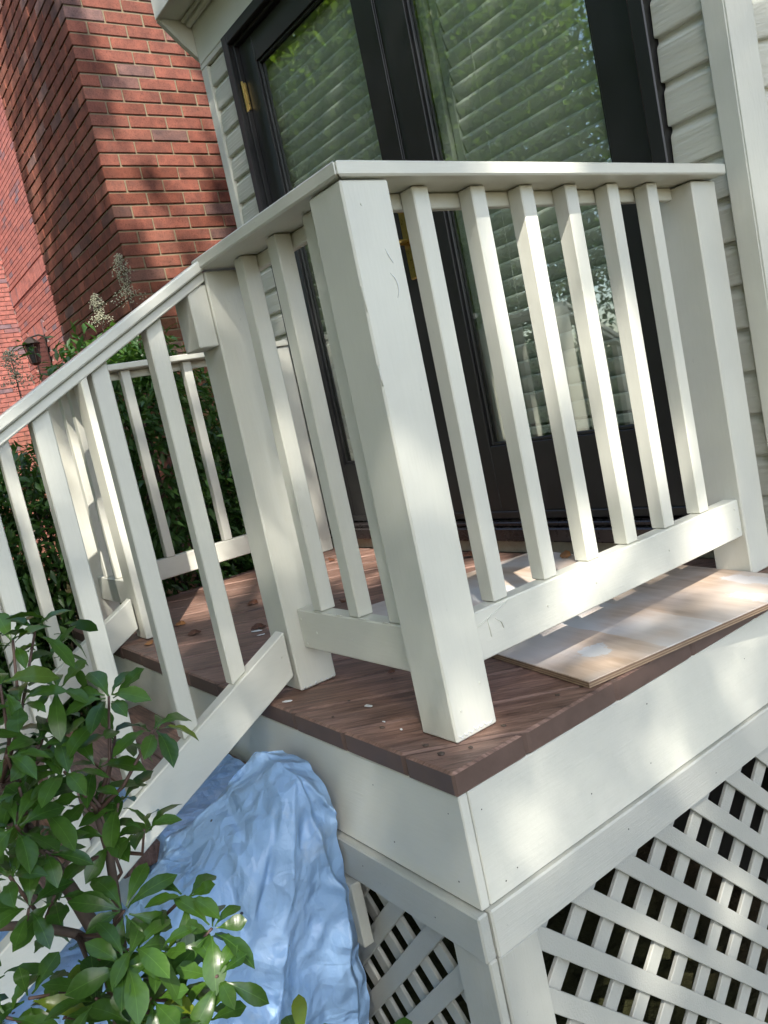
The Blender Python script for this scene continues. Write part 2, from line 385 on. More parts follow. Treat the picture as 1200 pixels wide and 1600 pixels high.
# ================================================================== GROUND
bm = bmesh.new(); bmesh.ops.create_grid(bm, x_segments=120, y_segments=120, size=90)
for v in bm.verts:
    r = math.hypot(v.co.x, v.co.y); v.co.z = GZ - .02 + (.02 * math.sin(v.co.x * 2.1) * math.cos(v.co.y * 1.7) if r < 40 else 0)
tag(link('ground', finish(bm, 'ground', smooth=True), 'soil'), kind='structure')

# ================================================================== DECK
deck = thing('wooden_deck', 'raised brown deck with white fascia boards and diagonal planks at the french door', 'deck')
X0, X1, Y0, Y1 = -2.21, 0.0, 0.0, 1.148
dv = (math.cos(DANG), math.sin(DANG)); nv = (dv[1], -dv[0])            # nv points to +x,-y
sp = .186 * nv[0]; c0 = -.126 * nv[0]
for k in range(-16, 3):
    lo, hi = c0 + k * sp + .0032, c0 + (k + 1) * sp - .0032
    poly = [(X0, Y0), (X1, Y0), (X1, Y1), (X0, Y1)]
    poly = clip(poly, (-nv[0], -nv[1]), -lo); poly = clip(poly, nv, hi)
    pp = []
    for p in poly:
        if not pp or math.hypot(p[0] - pp[-1][0], p[1] - pp[-1][1]) > .006: pp.append(p)
    if len(pp) < 3: continue
    dz = random.uniform(-.0015, .0012); j = random.uniform(-.002, .002)
    pk = prism('plank', [(p[0], p[1] + (j if p[1] < .001 else 0), -.041 + dz) for p in pp], (0, 0, .041), 'deck', deck, .004)
    pk.data.materials.append(MT['deck_edge'])
    for pf in pk.data.polygons:
        if abs(pf.normal.z) < .5: pf.material_index = 1
# fascia
FI = -.005
box('fascia_board', (-2.2, FI), (.004, .022), (-.2345, -.0425), 'paint_x', deck, .002)
box('fascia_board', (FI - .018, FI), (.0235, 1.14), (-.2345, -.0425), 'paint_y', deck, .002)
box('fascia_board', (-2.2, -2.182), (.0235, 1.14), (-.2345, -.0425), 'paint_y', deck, .002)
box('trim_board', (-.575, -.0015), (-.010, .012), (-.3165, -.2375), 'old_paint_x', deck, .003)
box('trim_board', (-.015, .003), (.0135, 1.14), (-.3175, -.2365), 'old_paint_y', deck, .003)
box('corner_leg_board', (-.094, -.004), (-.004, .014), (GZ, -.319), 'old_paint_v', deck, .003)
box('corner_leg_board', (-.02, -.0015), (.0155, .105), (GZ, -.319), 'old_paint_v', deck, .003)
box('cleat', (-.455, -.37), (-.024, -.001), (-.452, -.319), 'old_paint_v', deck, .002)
box('joist', (-2.15, -.05), (.04, .078), (-.23, -.045), 'tread', deck, .003)
box('joist', (-2.15, -.05), (.55, .59), (-.23, -.045), 'tread', deck, .003)
box('joist', (-2.15, -.05), (1.08, 1.12), (-.23, -.045), 'tread', deck, .003)
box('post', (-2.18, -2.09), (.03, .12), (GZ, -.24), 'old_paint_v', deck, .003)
random.seed(3)
for (y, z) in ((.043, -.081), (.062, -.213), (.09, -.205), (.285, -.17), (.47, -.078), (.452, -.188), (.80, -.11), (.352, -.268), (.63, -.287)):
    disc('nail', ((FI if z > -.236 else .003), y, z), random.uniform(.0011, .0018), (1, 0, 0), 'steel', deck, .0004)
for (x, z) in ((-.04, -.08), (-.05, -.2), (-.25, -.09), (-.22, -.19), (-.33, -.27), (-.12, -.285)):
    disc('nail', (x, (.004 if z > -.236 else -.010), z), random.uniform(.0011, .0018), (0, -1, 0), 'steel', deck, .0004)

# lattice panels --------------------------------------------------------------
def lattice(th, plane, off, rect, layers, depth_dir):
    """plane 'x': strips in (y,z); plane 'y': strips in (x,z). layers: list of (normal2d, first, spacing, count, depth)"""
    for (n2, first, spc, cnt, dep) in layers:
        ln = math.hypot(*n2)
        for k in range(cnt):
            e = first + k * spc + random.uniform(-.003, .003); w = .0355 * ln
            poly = [(rect[0], rect[2]), (rect[1], rect[2]), (rect[1], rect[3]), (rect[0], rect[3])]
            poly = clip(poly, (-n2[0], -n2[1]), -(e - w)); poly = clip(poly, n2, e)
            pp = []
            for p in poly:
                if not pp or math.hypot(p[0] - pp[-1][0], p[1] - pp[-1][1]) > .004: pp.append(p)
            if len(pp) < 3: continue
            if plane == 'x': pts = [(off + dep, p[0], p[1]) for p in pp]; d = (depth_dir * .0085, 0, 0)
            else: pts = [(p[0], off + dep, p[1]) for p in pp]; d = (0, depth_dir * .0085, 0)
            prism('strip', pts, d, 'lattice', th, .0012)
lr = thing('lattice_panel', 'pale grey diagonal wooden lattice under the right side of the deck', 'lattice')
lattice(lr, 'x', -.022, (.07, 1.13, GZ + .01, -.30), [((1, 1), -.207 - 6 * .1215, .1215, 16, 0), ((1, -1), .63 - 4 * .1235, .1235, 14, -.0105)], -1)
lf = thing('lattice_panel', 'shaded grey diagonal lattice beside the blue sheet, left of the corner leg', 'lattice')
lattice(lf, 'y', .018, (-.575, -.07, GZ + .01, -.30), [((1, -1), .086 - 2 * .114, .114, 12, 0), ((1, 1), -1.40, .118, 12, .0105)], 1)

# ================================================================== RAILINGS
PW = .0915; HZ = .900; RT = .023
def post(parent, x0, y0, z0=0.001, z1=HZ - .0032, w=PW):
    return box('post', (x0, x0 + w), (y0, y0 + w), (z0, z1), 'paint_v', parent, .003)
BW = .0345
def baluster(parent, x0, y0, z0, z1):
    j = random.uniform(-.0015, .0015)
    return box('baluster', (x0 + j, x0 + BW + j), (y0 - j, y0 + BW - j), (z0, z1), 'paint_v', parent, .002)
ra = thing('deck_railing', 'white painted side railing of six balusters running from the corner post to the house', 'railing', 'white deck railings')
post(ra, -.158, .069); post(ra, -.182, 1.02)
HO, HI = -.0585, -.165
prism('handrail', [(HO, .0608, HZ), (HO, 1.108, HZ), (HI, 1.108, HZ), (HI, .1675, HZ)], (0, 0, RT), 'paint_y', ra, .003)
box('subrail', (-.159, -.141), (.162, 1.019), (.872, .899), 'paint_y', ra, .002)
box('bottom_rail', (-.134, -.098), (.1615, 1.019), (.097, .184), 'paint_y', ra, .0025)
for y in (.240, .372, .496, .620, .748, .879): baluster(ra, -.1395, y, .185, .8985)
rb = thing('deck_railing', 'short white front railing between the corner post and the near stair post', 'railing', 'white deck railings')
post(rb, -.583 - PW, .0735)
prism('handrail', [(HO - .001, .0605, HZ), (HI - .001, .1670, HZ), (-.606, .1670, HZ), (-.606, .0605, HZ)], (0, 0, RT), 'paint_x', rb, .003)
box('subrail', (-.582, -.166), (.146, .163), (.872, .899), 'paint_x', rb, .002)
box('bottom_rail', (-.582, -.159), (.104, .140), (.090, .176), 'paint_x', rb, .0025)
for x in (-.517, -.378, -.247): baluster(rb, x, .108, .177, .8985)
rc = thing('deck_railing', 'sunlit short white front railing beyond the far side of the stairs', 'railing', 'white deck railings')
HL = HZ - .055
post(rc, -1.573 - PW, .0755, .001, HL - .001); post(rc, -2.07 - PW, .069, .001, HL - .001)
prism('handrail', [(-1.60, .0605, HL), (-1.60, .167, HL), (-2.06, .167, HL), (-2.166, .0605, HL)], (0, 0, RT), 'paint_x', rc, .003)
box('subrail', (-2.069, -1.665), (.146, .163), (HL - .028, HL - .001), 'paint_x', rc, .002)
box('bottom_rail', (-2.069, -1.665), (.104, .140), (.090, .176), 'paint_x', rc, .0025)
for x in (-1.76, -1.875, -1.99): baluster(rc, x, .108, .177, HL - .0015)
rd = thing('deck_railing', 'far end white railing at the left edge of the deck in front of green shrubs', 'railing', 'white deck railings')
post(rd, -2.07 - PW, 1.02)
prism('handrail', [(-2.167, .175, HZ), (-2.061, .175, HZ), (-2.061, 1.108, HZ), (-2.167, 1.108, HZ)], (0, 0, RT), 'paint_y', rd, .003)
box('subrail', (-2.160, -2.145), (.162, 1.019), (.872, .899), 'paint_y', rd, .002)
box('bottom_rail', (-2.134, -2.096), (.1615, 1.019), (.088, .166), 'paint_y', rd, .0025)
for y in (.262, .385, .51, .635, .76, .885): baluster(rd, -2.13, y, .167, .8985)

def flake(parent, pts, r=.0016, matn='paint_v'):
    bm = bmesh.new(); n = len(pts)
    tube(bm, pts, [r * (.25 + .75 * math.sin(PI * (i + .5) / n)) for i in range(n)], 5)
    return link('paint_flake', finish(bm, 'paint_flake', smooth=True), matn, parent)
random.seed(5)
for (y, z) in ((.149, .80), (.146, .79), (.142, .775)): pass
flake(ra, [(-.0663, .128, .792), (-.0655, .131, .783), (-.0655, .135, .775), (-.0663, .138, .770)], .0011, 'chip')  # peeled paint crescent; its highlight is put in as a whiter colour
flake(ra, [(-.0663, .128, .755), (-.0655, .134, .748), (-.0655, .138, .738), (-.0655, .138, .727), (-.0663, .133, .716)], .0011, 'chip')  # second peel, whitened likewise to carry a painted highlight
flake(ra, [(-.0975, .185, .158), (-.0972, .205, .164), (-.0972, .230, .170), (-.0975, .262, .180)], .0013)
flake(ra, [(-.0975, .210, .164), (-.0970, .211, .150), (-.0975, .212, .132)], .0013)
flake(ra, [(-.0975, .228, .160), (-.0970, .240, .150), (-.0975, .243, .138)], .0012)
flake(ra, [(-.0672, .0700, .74), (-.0665, .0695, .72), (-.0668, .0702, .70)], .0014)
flake(ra, [(-.0672, .0700, .62), (-.0665, .0695, .60), (-.0668, .0702, .588)], .0016)
for k in range(7): flake(ra, [(-.0663, .075 + .011 * k, .012 + random.uniform(-.004, .004)), (-.0655, .080 + .011 * k, .008), (-.0663, .085 + .011 * k, .011)], .0010, 'chip')
for (y, z) in ((.175, .12), (.36, .14), (.50, .142), (.74, .14), (1.0, .165), (1.003, .118)): disc('nail', (-.098, y, z), .0026, (1, 0, 0), 'paint_v', ra, .0014)
for (y, z) in ((.09, .05), (.14, .08), (.1, .86)): disc('nail', (-.0665, y, z), .0022, (1, 0, 0), 'paint_v', ra, .0012)
for (x, z) in ((-.57, .155), (-.565, .10), (-.515, .13), (-.38, .13), (-.18, .14)): disc('nail', (x, .104, z), .0026, (0, -1, 0), 'paint_v', rb, .0014)
for k in range(5): flake(rb, [(-.51 + .08 * k + random.uniform(-.01, .01), .105, .1765), (-.50 + .08 * k, .1045, .1785), (-.48 + .08 * k, .105, .177)], .0016)
for k in range(6): flake(rb, [(-.5825, .08 + .014 * k, .003), (-.5815, .083 + .014 * k, .007 + random.uniform(0, .006)), (-.5825, .086 + .014 * k, .002)], .0013, 'chip')
# stair railings ---------------------------------------------------------------
SL = .540
def stair_rail(th, xo, s):
    """xo = outer (towards +x) face of the handrail, s unused lateral offset of the balusters"""
    yb = -1.42
    zt = lambda y: .9085 - s + (y - .048) * .553
    ya = .0715
    prism('handrail', [(xo, ya, zt(ya) - RT), (xo, ya, zt(ya)), (xo, yb, zt(yb)), (xo, yb, zt(yb) - RT)], (-.092, 0, 0), 'paint_y', th, .003)
    prism('subrail', [(xo - .012, ya, zt(ya) - RT - .021), (xo - .012, ya, zt(ya) - RT - .001), (xo - .012, yb, zt(yb) - RT - .001), (xo - .012, yb, zt(yb) - RT - .021)], (-.062, 0, 0), 'paint_y', th, .002)
    tb = lambda y: .137 + (y - .067) * SL
    prism('bottom_rail', [(xo - .018, .067, .037), (xo - .018, .067, .137), (xo - .018, yb, tb(yb)), (xo - .018, yb, tb(yb) - .100)], (-.036, 0, 0), 'paint_y', th, .0025)
    for k in range(10):
        y = -.067 - .1245 * k; x1 = xo - .029
        z0 = tb(y) - .02; z1 = zt(y) - RT - .022
        prism('baluster', [(x1, y, tb(y) + .0008), (x1, y + BW, tb(y + BW) + .0008), (x1, y + BW, zt(y + BW) - RT - .0225), (x1, y, zt(y) - RT - .0225)], (-BW, 0, 0), 'paint_v', th, .002)
    box('post', (xo - .092, xo - .092 + PW), (yb - PW - .001, yb - .001), (GZ, zt(yb) - .01), 'paint_v', th, .003)
sa = thing('stair_railing', 'white sloping stair railing nearest the viewer, above the blue sheet', 'railing', 'white stair railings')
stair_rail(sa, -.571, 0)
disc('nail', (-.589, .05, .085), .0028, (1, 0, 0), 'paint_v', sa, .0016)
disc('nail', (-.589, -.4, -.16), .0028, (1, 0, 0), 'paint_v', sa, .0016)
box('block', (-.662, -.588), (.030, .0725), (.748, .872), 'paint_v', sa, .002)
sb = thing('stair_railing', 'white sloping stair railing on the far side of the steps', 'railing', 'white stair railings')
stair_rail(sb, -1.585, .055)

# ================================================================== STAIRS
st = thing('staircase', 'brown wooden steps with white risers descending between the stair railings', 'stairs')
RISE, RUN = .186, .346
for k in range(1, 5):
    z = -RISE * k; yb_ = .0035 - RUN * (k - 1); yf = yb_ - RUN - .02
    w3 = (RUN + .02) / 3
    for q in range(3):
        box('tread_plank', (-1.57, -.632), (yf + q * w3 + .0015, yf + (q + 1) * w3 - .0015), (z - .038, z + random.uniform(-.001, .001)), 'tread', st, .003)
    if k < 5: box('riser', (-1.565, -.64), (yf + .022, yf + .04), (max(GZ, z - RISE + .001), z - .039), 'paint_x', st, .002)
for xs in (-.612, -1.605):
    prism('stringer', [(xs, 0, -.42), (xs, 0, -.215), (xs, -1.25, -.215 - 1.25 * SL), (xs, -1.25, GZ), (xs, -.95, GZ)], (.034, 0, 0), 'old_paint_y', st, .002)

# ================================================================== HOUSE
house = thing('house', 'white sided house wall with black french door and corner trim behind the deck', 'house')
WY = 1.158
XL, XR = -2.345, -.028
FX0, FX1, FZ0, FZ1 = -2.112, -.212, .02, 2.172       # door frame, outer
# wall core round the opening
box('wall', (XL + .004, FX0), (1.176, 1.30), (GZ, 2.36), 'siding', house, 0)
box('wall', (FX1, XR), (1.176, 1.30), (GZ, 2.36), 'siding', house, 0)
box('wall', (FX0, FX1), (1.176, 1.30), (FZ1, 2.36), 'siding', house, 0)
box('foundation', (FX0, FX1), (1.176, 1.30), (GZ, -.003), 'foundation', house, 0)
box('foundation', (XL + .004, FX0 - .001), (1.150, 1.175), (GZ, -.045), 'foundation', house, 0)  # dark sheets over the low siding stand in for the shade under the deck
box('foundation', (FX1 + .001, XR - .06), (1.150, 1.175), (GZ, -.045), 'foundation', house, 0)
box('wall', (XL, XL + .12), (1.302, 4.5), (GZ, 2.36), 'siding', house, 0)
def siding_run(p0, d, length, z_lo, z_hi):
    """clapboards from p0 (x,y) along the unit vector d; outside is to the right of d"""
    d = Vector((d[0], d[1], 0)); o = Vector((d.y, -d.x, 0))
    k0 = math.floor((z_lo - 1.0618) / .1)
    z = 1.0618 + .1 * k0
    while z < z_hi:
        prof = [(.000, .004), (.0005, .021), (.004, .022), (.074, .0175), (.080, .0145), (.086, .009), (.092, .0055), (.1005, .0045), (.1005, .004)]
        prof = [(h, q) for h, q in prof if z + h <= z_hi + 1e-6]
        if len(prof) > 3:
            if z + .1 > z_hi: prof = prof + [(z_hi - z, .004)]
            a = Vector((p0[0], p0[1], 0))
            prism('siding_board', [a + o * q + Vector((0, 0, z + h)) for h, q in prof], d * length, 'siding', house, 0)
        z += .1
BY = 1.176
siding_run((XL + .056, BY), (1, 0), FX0 - .004 - (XL + .056), GZ, 2.150)
siding_run((FX1 + .004, BY), (1, 0), XR - .054 - (FX1 + .004), GZ, 2.30)
box('corner_board', (XL, XL + .0545), (1.146, 1.178), (GZ, 2.150), 'paint_v', house, .003)
box('corner_board', (XL - .002, XL + .018), (1.1785, 1.26), (GZ, 2.150), 'paint_v', house, .003)
box('frieze_board', (XL - .002, 3.0), (1.147, 1.1755), (2.1515 + .022, 2.356), 'paint_x', house, .003)
box('frieze_board', (XL - .002, FX0 - .003), (1.1475, 1.1755), (2.1515, 2.1725), 'paint_x', house, .001)
box('crown_moulding', (XL, 3.0), (1.118, 1.1465), (2.326, 2.357), 'paint_x', house, .008)
box('crown_moulding', (XL, 3.0), (1.1005, 1.1175), (2.343, 2.3575), 'paint_x', house, .005)
box('soffit', (XL - .015, 3.0), (1.012, 1.175), (2.3585, 2.372), 'paint_x', house, .001)
box('eave_fascia', (XL - .016, 3.0), (.992, 1.0115), (2.352, 2.54), 'paint_x', house, .003)
# end bracket of the eave
prism('eave_end', [(XL - .015, 1.176, 2.19), (XL - .015, 1.10, 2.262), (XL - .015, 1.0125, 2.357), (XL - .015, 1.176, 2.3575)], (.0125, 0, 0), 'paint_v', house, .001)
prism('eave_end', [(XL - .028, 1.185, 2.175), (XL - .028, 1.095, 2.255), (XL - .028, 1.0, 2.352), (XL - .028, 1.013, 2.364), (XL - .028, 1.108, 2.268), (XL - .028, 1.185, 2.198)], (.024, 0, 0), 'paint_v', house, .002)
# roof above the eave
prism('roof', [(XL - .03, .97, 2.54), (XL - .03, 4.4, 4.3), (XL - .03, 4.4, 4.2), (XL - .03, 1.0, 2.50)], (5.4, 0, 0), 'iron', house, .002)
box('wall', (XL, 3.0), (1.30, 4.5), (2.375, 2.5), 'siding', house, 0)
# obtuse corner trim and angled bay wall at the right
BA = math.radians(50); bd = (math.cos(BA), math.sin(BA)); bo = (bd[1], -bd[0])
box('corner_board', (XR - .0525, XR), (1.143, 1.178), (GZ, 2.172), 'paint_v', house, .003)
c_ = Vector((XR + .001, 1.143, GZ)); q1 = c_ + Vector((bd[0], bd[1], 0)) * .058
prism('corner_board', [c_, q1, q1 - Vector((bo[0], bo[1], 0)) * .03, c_ - Vector((bo[0], bo[1], 0)) * .03], (0, 0, 2.172 - GZ), 'paint_v', house, .002)
b0 = Vector((c_.x, c_.y, 0)) - Vector((bo[0], bo[1], 0)) * .028
prism('wall', [b0 + Vector((0, 0, GZ)), b0 + Vector((bd[0] * 1.6, bd[1] * 1.6, GZ)), b0 + Vector((bd[0] * 1.6 - bo[0] * .1, bd[1] * 1.6 - bo[1] * .1, GZ)), b0 + Vector((-bo[0] * .1, -bo[1] * .1, GZ))], (0, 0, 3.28), 'siding', house, 0)
siding_run((b0.x + bd[0] * .06, b0.y + bd[1] * .06), bd, 1.5, GZ, 2.30)
# room behind
box('room_floor', (-3.0 + .7, 0.0), (1.301, 4.4), (-.06, .015), 'room', house, 0)
box('room_wall', (-2.2, -.05), (2.6, 2.65), (.02, 2.37), 'room', house, 0)
box('room_wall', (-.06, 0.0), (1.31, 2.6), (.02, 2.37), 'room', house, 0)
# threshold and sill
box('sill', (FX0 - .02, FX1 + .02), (1.1495, 1.178), (-.002, .045), 'concrete', house, .004)
box('threshold', (FX0 + .002, FX1 - .002), (1.118, 1.20), (.0455, .09), 'threshold', house, .004)
box('threshold', (FX0 + .03, FX1 - .03), (1.140, 1.20), (.0905, .105), 'threshold', house, .003)
# frame
for nm, x, z in (('door_jamb', (FX0, FX0 + .042), (.091, FZ1)), ('door_jamb', (FX1 - .042, FX1), (.091, FZ1)), ('door_head', (FX0 + .0425, FX1 - .0425), (FZ1 - .042, FZ1))):
    box(nm, x, (1.136, 1.29), z, 'black', house, .003)
for nm, x, z in (('door_stop', (FX0 + .0425, FX0 + .056), (.107, FZ1 - .043)), ('door_stop', (FX1 - .056, FX1 - .0425), (.107, FZ1 - .043)), ('door_stop', (FX0 + .0565, FX1 - .0565), (FZ1 - .056, FZ1 - .043))):
    box(nm, x, (1.158, 1.205), z, 'black', house, .002)
# door leaves
DY = 1.178; MX = -1.177; GZ0, GZ1 = .357, 2.012
def leaf(x0, x1, g0, g1):
    bm = bmesh.new()
    bm_box(bm, x0, g0, DY, DY + .044, .108, 2.114); bm_box(bm, g1, x1, DY, DY + .044, .108, 2.114)
    bm_box(bm, g0 + .0002, g1 - .0002, DY + .0008, DY + .0432, .108, GZ0); bm_box(bm, g0 + .0002, g1 - .0002, DY + .0008, DY + .0432, GZ1, 2.114)
    d = link('door', finish(bm, 'door', .0015), 'black', house)
    for x, z in (((g0, g0 + .011), (GZ0, GZ1)), ((g1 - .011, g1), (GZ0, GZ1)), ((g0 + .0115, g1 - .0115), (GZ0, GZ0 + .011)), ((g0 + .0115, g1 - .0115), (GZ1 - .011, GZ1))):
        box('glazing_bead', x, (DY + .009, DY + .020), z, 'black', d, .002)
    box('pane', (g0 + .001, g1 - .001), (DY + .0205, DY + .0235), (GZ0 + .001, GZ1 - .001), 'glass', d, 0)
    return d
dl = leaf(-2.054, MX - .0025, -1.947, -1.297); dr = leaf(MX + .0025, -.270, -1.044, -.391)
box('sweep', (-2.05, -.275), (DY - .008, DY - .001), (.110, .135), 'black', dl, .002)
box('astragal', (MX - .012, MX - .004), (DY - .007, DY - .0005), (.14, 2.11), 'black', dl, .002)
for z in (1.92, 1.12, .30):
    h = box('hinge', (-2.060, -2.050), (DY - .014, DY - .001), (z - .055, z + .055), 'brass', dl, .003)
    bm = bmesh.new(); tube(bm, [(-2.061, DY - .016, z - .06), (-2.061, DY - .016, z + .06)], [.0065, .0065], 10); link('hinge_pin', finish(bm, 'hinge_pin'), 'brass', dl)
box('escutcheon', (-1.262, -1.218), (DY - .010, DY - .0005), (.965, 1.245), 'brass', dl, .006)
bm = bmesh.new(); tube(bm, [(-1.24, DY - .010, 1.09), (-1.24, DY - .05, 1.09), (-1.246, DY - .058, 1.09), (-1.27, DY - .060, 1.091), (-1.345, DY - .056, 1.093)], [.011, .010, .010, .009, .007], 10)
link('lever', finish(bm, 'lever', smooth=True), 'brass', dl)
bm = bmesh.new(); tube(bm, [(-1.24, DY - .010, 1.20), (-1.24, DY - .022, 1.20)], [.013, .012], 12); link('lock_cylinder', finish(bm, 'lock_cylinder'), 'brass', dl)

# venetian blinds ----------------------------------------------------------------
def blind(label, x0, x1):
    t = thing('venetian_blind', label, 'blind', 'blinds behind the door panes')
    y = DY + .062
    # one slat profile, tilted almost closed, slightly crowned
    bm = bmesh.new(); a = math.radians(70); pr = []
    for i in range(7):
        s = (i / 6 - .5) * .0550; cr = .0034 * (1 - (2 * i / 6 - 1) ** 2)
        pr.append((y + -s * math.cos(a) - cr * math.sin(a), s * math.sin(a) - cr * math.cos(a)))
    top = [[bm.verts.new((xx, p[0], p[1])) for p in pr] for xx in (x0, x1)]
    bot = [[bm.verts.new((xx, p[0] + .0024, p[1] - .0008)) for p in pr] for xx in (x0, x1)]
    for i in range(6):
        bm.faces.new([top[0][i], top[1][i], top[1][i + 1], top[0][i + 1]]); bm.faces.new([bot[0][i], bot[0][i + 1], bot[1][i + 1], bot[1][i]])
    for i in (0, 6): bm.faces.new([top[0][i], bot[0][i], bot[1][i], top[1][i]])
    me = finish(bm, 'slat', smooth=True); me.materials.append(MT['blind'])
    for k in range(33):
        o = link('slat', me, None, t); o.location.z = .432 + .0512 * k; o.rotation_euler.y = random.uniform(-.0008, .0008)
    box('bottom_bar', (x0, x1), (y - .014, y + .014), (.372, .398), 'blind', t, .003)
    box('head_rail', (x0, x1), (y - .025, y + .025), (2.09, 2.13), 'blind', t, .003)
    for q in (.18, .82):
        xx = x0 + (x1 - x0) * q; bm = bmesh.new(); tube(bm, [(xx, y - .020, .39), (xx, y - .020, 2.1)], [.0009, .0009], 4); link('cord', finish(bm, 'cord'), 'blind', t)
    return t
blind('pale slatted blind behind the left pane, partly hidden by green tree reflections', -2.035, -1.235)
blind('pale slatted blind behind the right pane, seen between the balusters', -.955, -.31)
box('pale_band_strip', (-1.040, -1.001), (DY + .045, DY + .075), (.36, 2.1), 'room', dr, .003)  # added pale strips imitating a band of reflection and room wall
box('pale_band_strip', (-.993, -.960), (DY + .055, DY + .085), (.36, 2.1), 'room', dr, .003)

# ================================================================== BRICK BUILDING NEXT DOOR
BX, BYW = -3.302, .975
brickb = thing('brick_house', 'red brick neighbouring house with dappled light on its corner', 'building')
CO, BL, BH = .0672, .2125, .0575
box('mortar_core', (-4.74 + .007, BX - .007), (BYW + .007, 5.0), (GZ, 4.2), 'mortar', brickb, 0)
def brick_mesh(lx, ly, lz, name):
    bm = bmesh.new(); bm_box(bm, -lx / 2, lx / 2, -ly / 2, ly / 2, -lz / 2, lz / 2)
    return finish(bm, name, .0028)
TH = .05
me_x = [brick_mesh(TH, BL - .0095 + random.uniform(-.002, .002), BH + random.uniform(-.001, .001), 'brick_side') for _ in range(3)]
me_y = [brick_mesh(BL - .0095 + random.uniform(-.002, .002), TH, BH + random.uniform(-.001, .001), 'brick_front') for _ in range(3)]
me_cx = {True: brick_mesh(BL - .0095, .100, BH, 'corner_brick_a'), False: brick_mesh(.100, BL - .0095, BH, 'corner_brick_b')}
for me in me_x + me_y + list(me_cx.values()): me.materials.append(MT['brick'])
END = {}
def me_end(w):
    k = round(w, 3)
    if k not in END:
        END[k] = brick_mesh(w - .002, TH, BH, 'closer_brick'); END[k].materials.append(MT['brick'])
    return END[k]
cand = []
rows = int((4.2 - GZ) / CO)
for r in range(rows):
    z = GZ + .03 + r * CO; odd = r % 2 == 1
    # corner brick: stretcher on the front face when odd, on the side when even
    cand.append((me_cx[odd], Vector((BX - (BL - .0095) / 2, BYW + .05, z)) if odd else Vector((BX - .05, BYW + (BL - .0095) / 2, z)), 'c'))
    y = BYW + (.1095 if odd else BL)
    while y < 4.9:
        cand.append((random.choice(me_x), Vector((BX - TH / 2 + random.uniform(-.0015, .0012), y + (BL - .0095) / 2, z + random.uniform(-.001, .001))), 'x')); y += BL
    x = BX - (BL if odd else .1095)
    while x > -4.74 + BL:
        cand.append((random.choice(me_y), Vector((x - (BL - .0095) / 2, BYW + TH / 2 + random.uniform(-.0012, .0015), z + random.uniform(-.001, .001))), 'y')); x -= BL
    wl = x + 4.74
    if wl > .02: cand.append((me_end(wl), Vector((x - wl / 2, BYW + TH / 2, z)), 'y'))
def vis_key(c):
    p = proj(c[1])
    if p is None or not (-40 < p[0] < 420 and -40 < p[1] < 640): return 0
    if c[2] == 'x' and p[0] > 205 + .3 * p[1] + 90: return 0
    a = BL * BH / p[2] ** 2
    q = (CP - c[1]).normalized()
    return a * (abs(q.x) if c[2] != 'y' else abs(q.y))
cand.sort(key=vis_key, reverse=True)
for me, loc, kd in cand[:300]:
    o = link('brick', me, None, brickb); o.location = loc; o.rotation_euler = (random.uniform(-.004, .004), random.uniform(-.004, .004), random.uniform(-.006, .006))
bm = bmesh.new()
for me, loc, kd in cand[300:]:
    n0 = len(bm.verts); bm.from_mesh(me); bm.verts.ensure_lookup_table()
    for v in bm.verts[n0:]: v.co += loc
me = bpy.data.meshes.new('bricks'); bm.to_mesh(me); bm.free()
tag(link('remaining_bricks', me, 'brick', brickb), kind='stuff')

# far building -------------------------------------------------------------------
far = thing('brick_house', 'distant pale pink brick house with soldier course and wall lantern', 'building')
FYW, FXW = 2.512, -12.1
box('mortar_core', (FXW, -7.5), (FYW + .02, 6), (GZ, 8), 'mortar_far', far, 0)
box('mortar_core', (-15, FXW - .02), (-3.0, 6), (GZ, 8), 'mortar_far', far, 0)
WIN = (-11.62, -10.86, 1.15, 2.54)
verts = []; faces = []
def add_b(x0, x1, y0, y1, z0, z1):
    b = len(verts)
    for x in (x0, x1):
        for y in (y0, y1):
            for z in (z0, z1): verts.append((x, y, z))
    for f in ((0, 1, 3, 2), (4, 6, 7, 5), (0, 4, 5, 1), (2, 3, 7, 6), (0, 2, 6, 4), (1, 5, 7, 3)): faces.append([b + i for i in f])
r = 0; z = GZ
while z < 7.9:
    x = FXW + (0 if r % 2 else .106)
    if not r % 2 and not 3.21 < z < 3.40: add_b(FXW, FXW + .097, FYW, FYW + .04, z, z + .057)
    sold = 3.21 < z < 3.40
    while x < -7.7 and not sold:
        if not (x + .2 > WIN[0] and x < WIN[1] and z < WIN[3] + .22 and z > WIN[2]): add_b(x, x + .203, FYW, FYW + .04, z, z + .057)
        x += .2125
    y = FYW - (.1 if r % 2 else .2125)
    while y > -2.9:
        add_b(FXW - .04, FXW, y, y + .203, z, z + .057); y -= .2125
    z += CO; r += 1
x = FXW
while x < -7.7:
    add_b(x, x + .057, FYW - .012, FYW + .04, 3.205, 3.40); x += .067
x = WIN[0] - .05
while x < WIN[1] + .05:
    add_b(x, x + .057, FYW - .004, FYW + .04, WIN[3], WIN[3] + .203); x += .067
me = bpy.data.meshes.new('far_bricks'); me.from_pydata(verts, [], faces); me.update()
tag(link('brick_courses', me, 'brick_far', far), kind='stuff')
win = box('window', (WIN[0], WIN[1]), (FYW - .001, FYW + .03), (WIN[2], WIN[3]), 'dark_glass', far, 0)
box('frame', (WIN[0], WIN[0] + .04), (FYW - .008, FYW + .02), (WIN[2], WIN[3]), 'iron', win, 0); box('frame', (WIN[1] - .04, WIN[1]), (FYW - .008, FYW + .02), (WIN[2], WIN[3]), 'iron', win, 0)
box('upper_window', (FXW - .0, FXW + .012), (1.55, 2.2), (4.35, 4.75), 'dark_glass', far, 0)
lan = thing('wall_lantern', 'small dark iron wall lantern on the distant pink brick wall', 'lantern')
LX, LY, LZ = -10.80, FYW - .22, 2.36
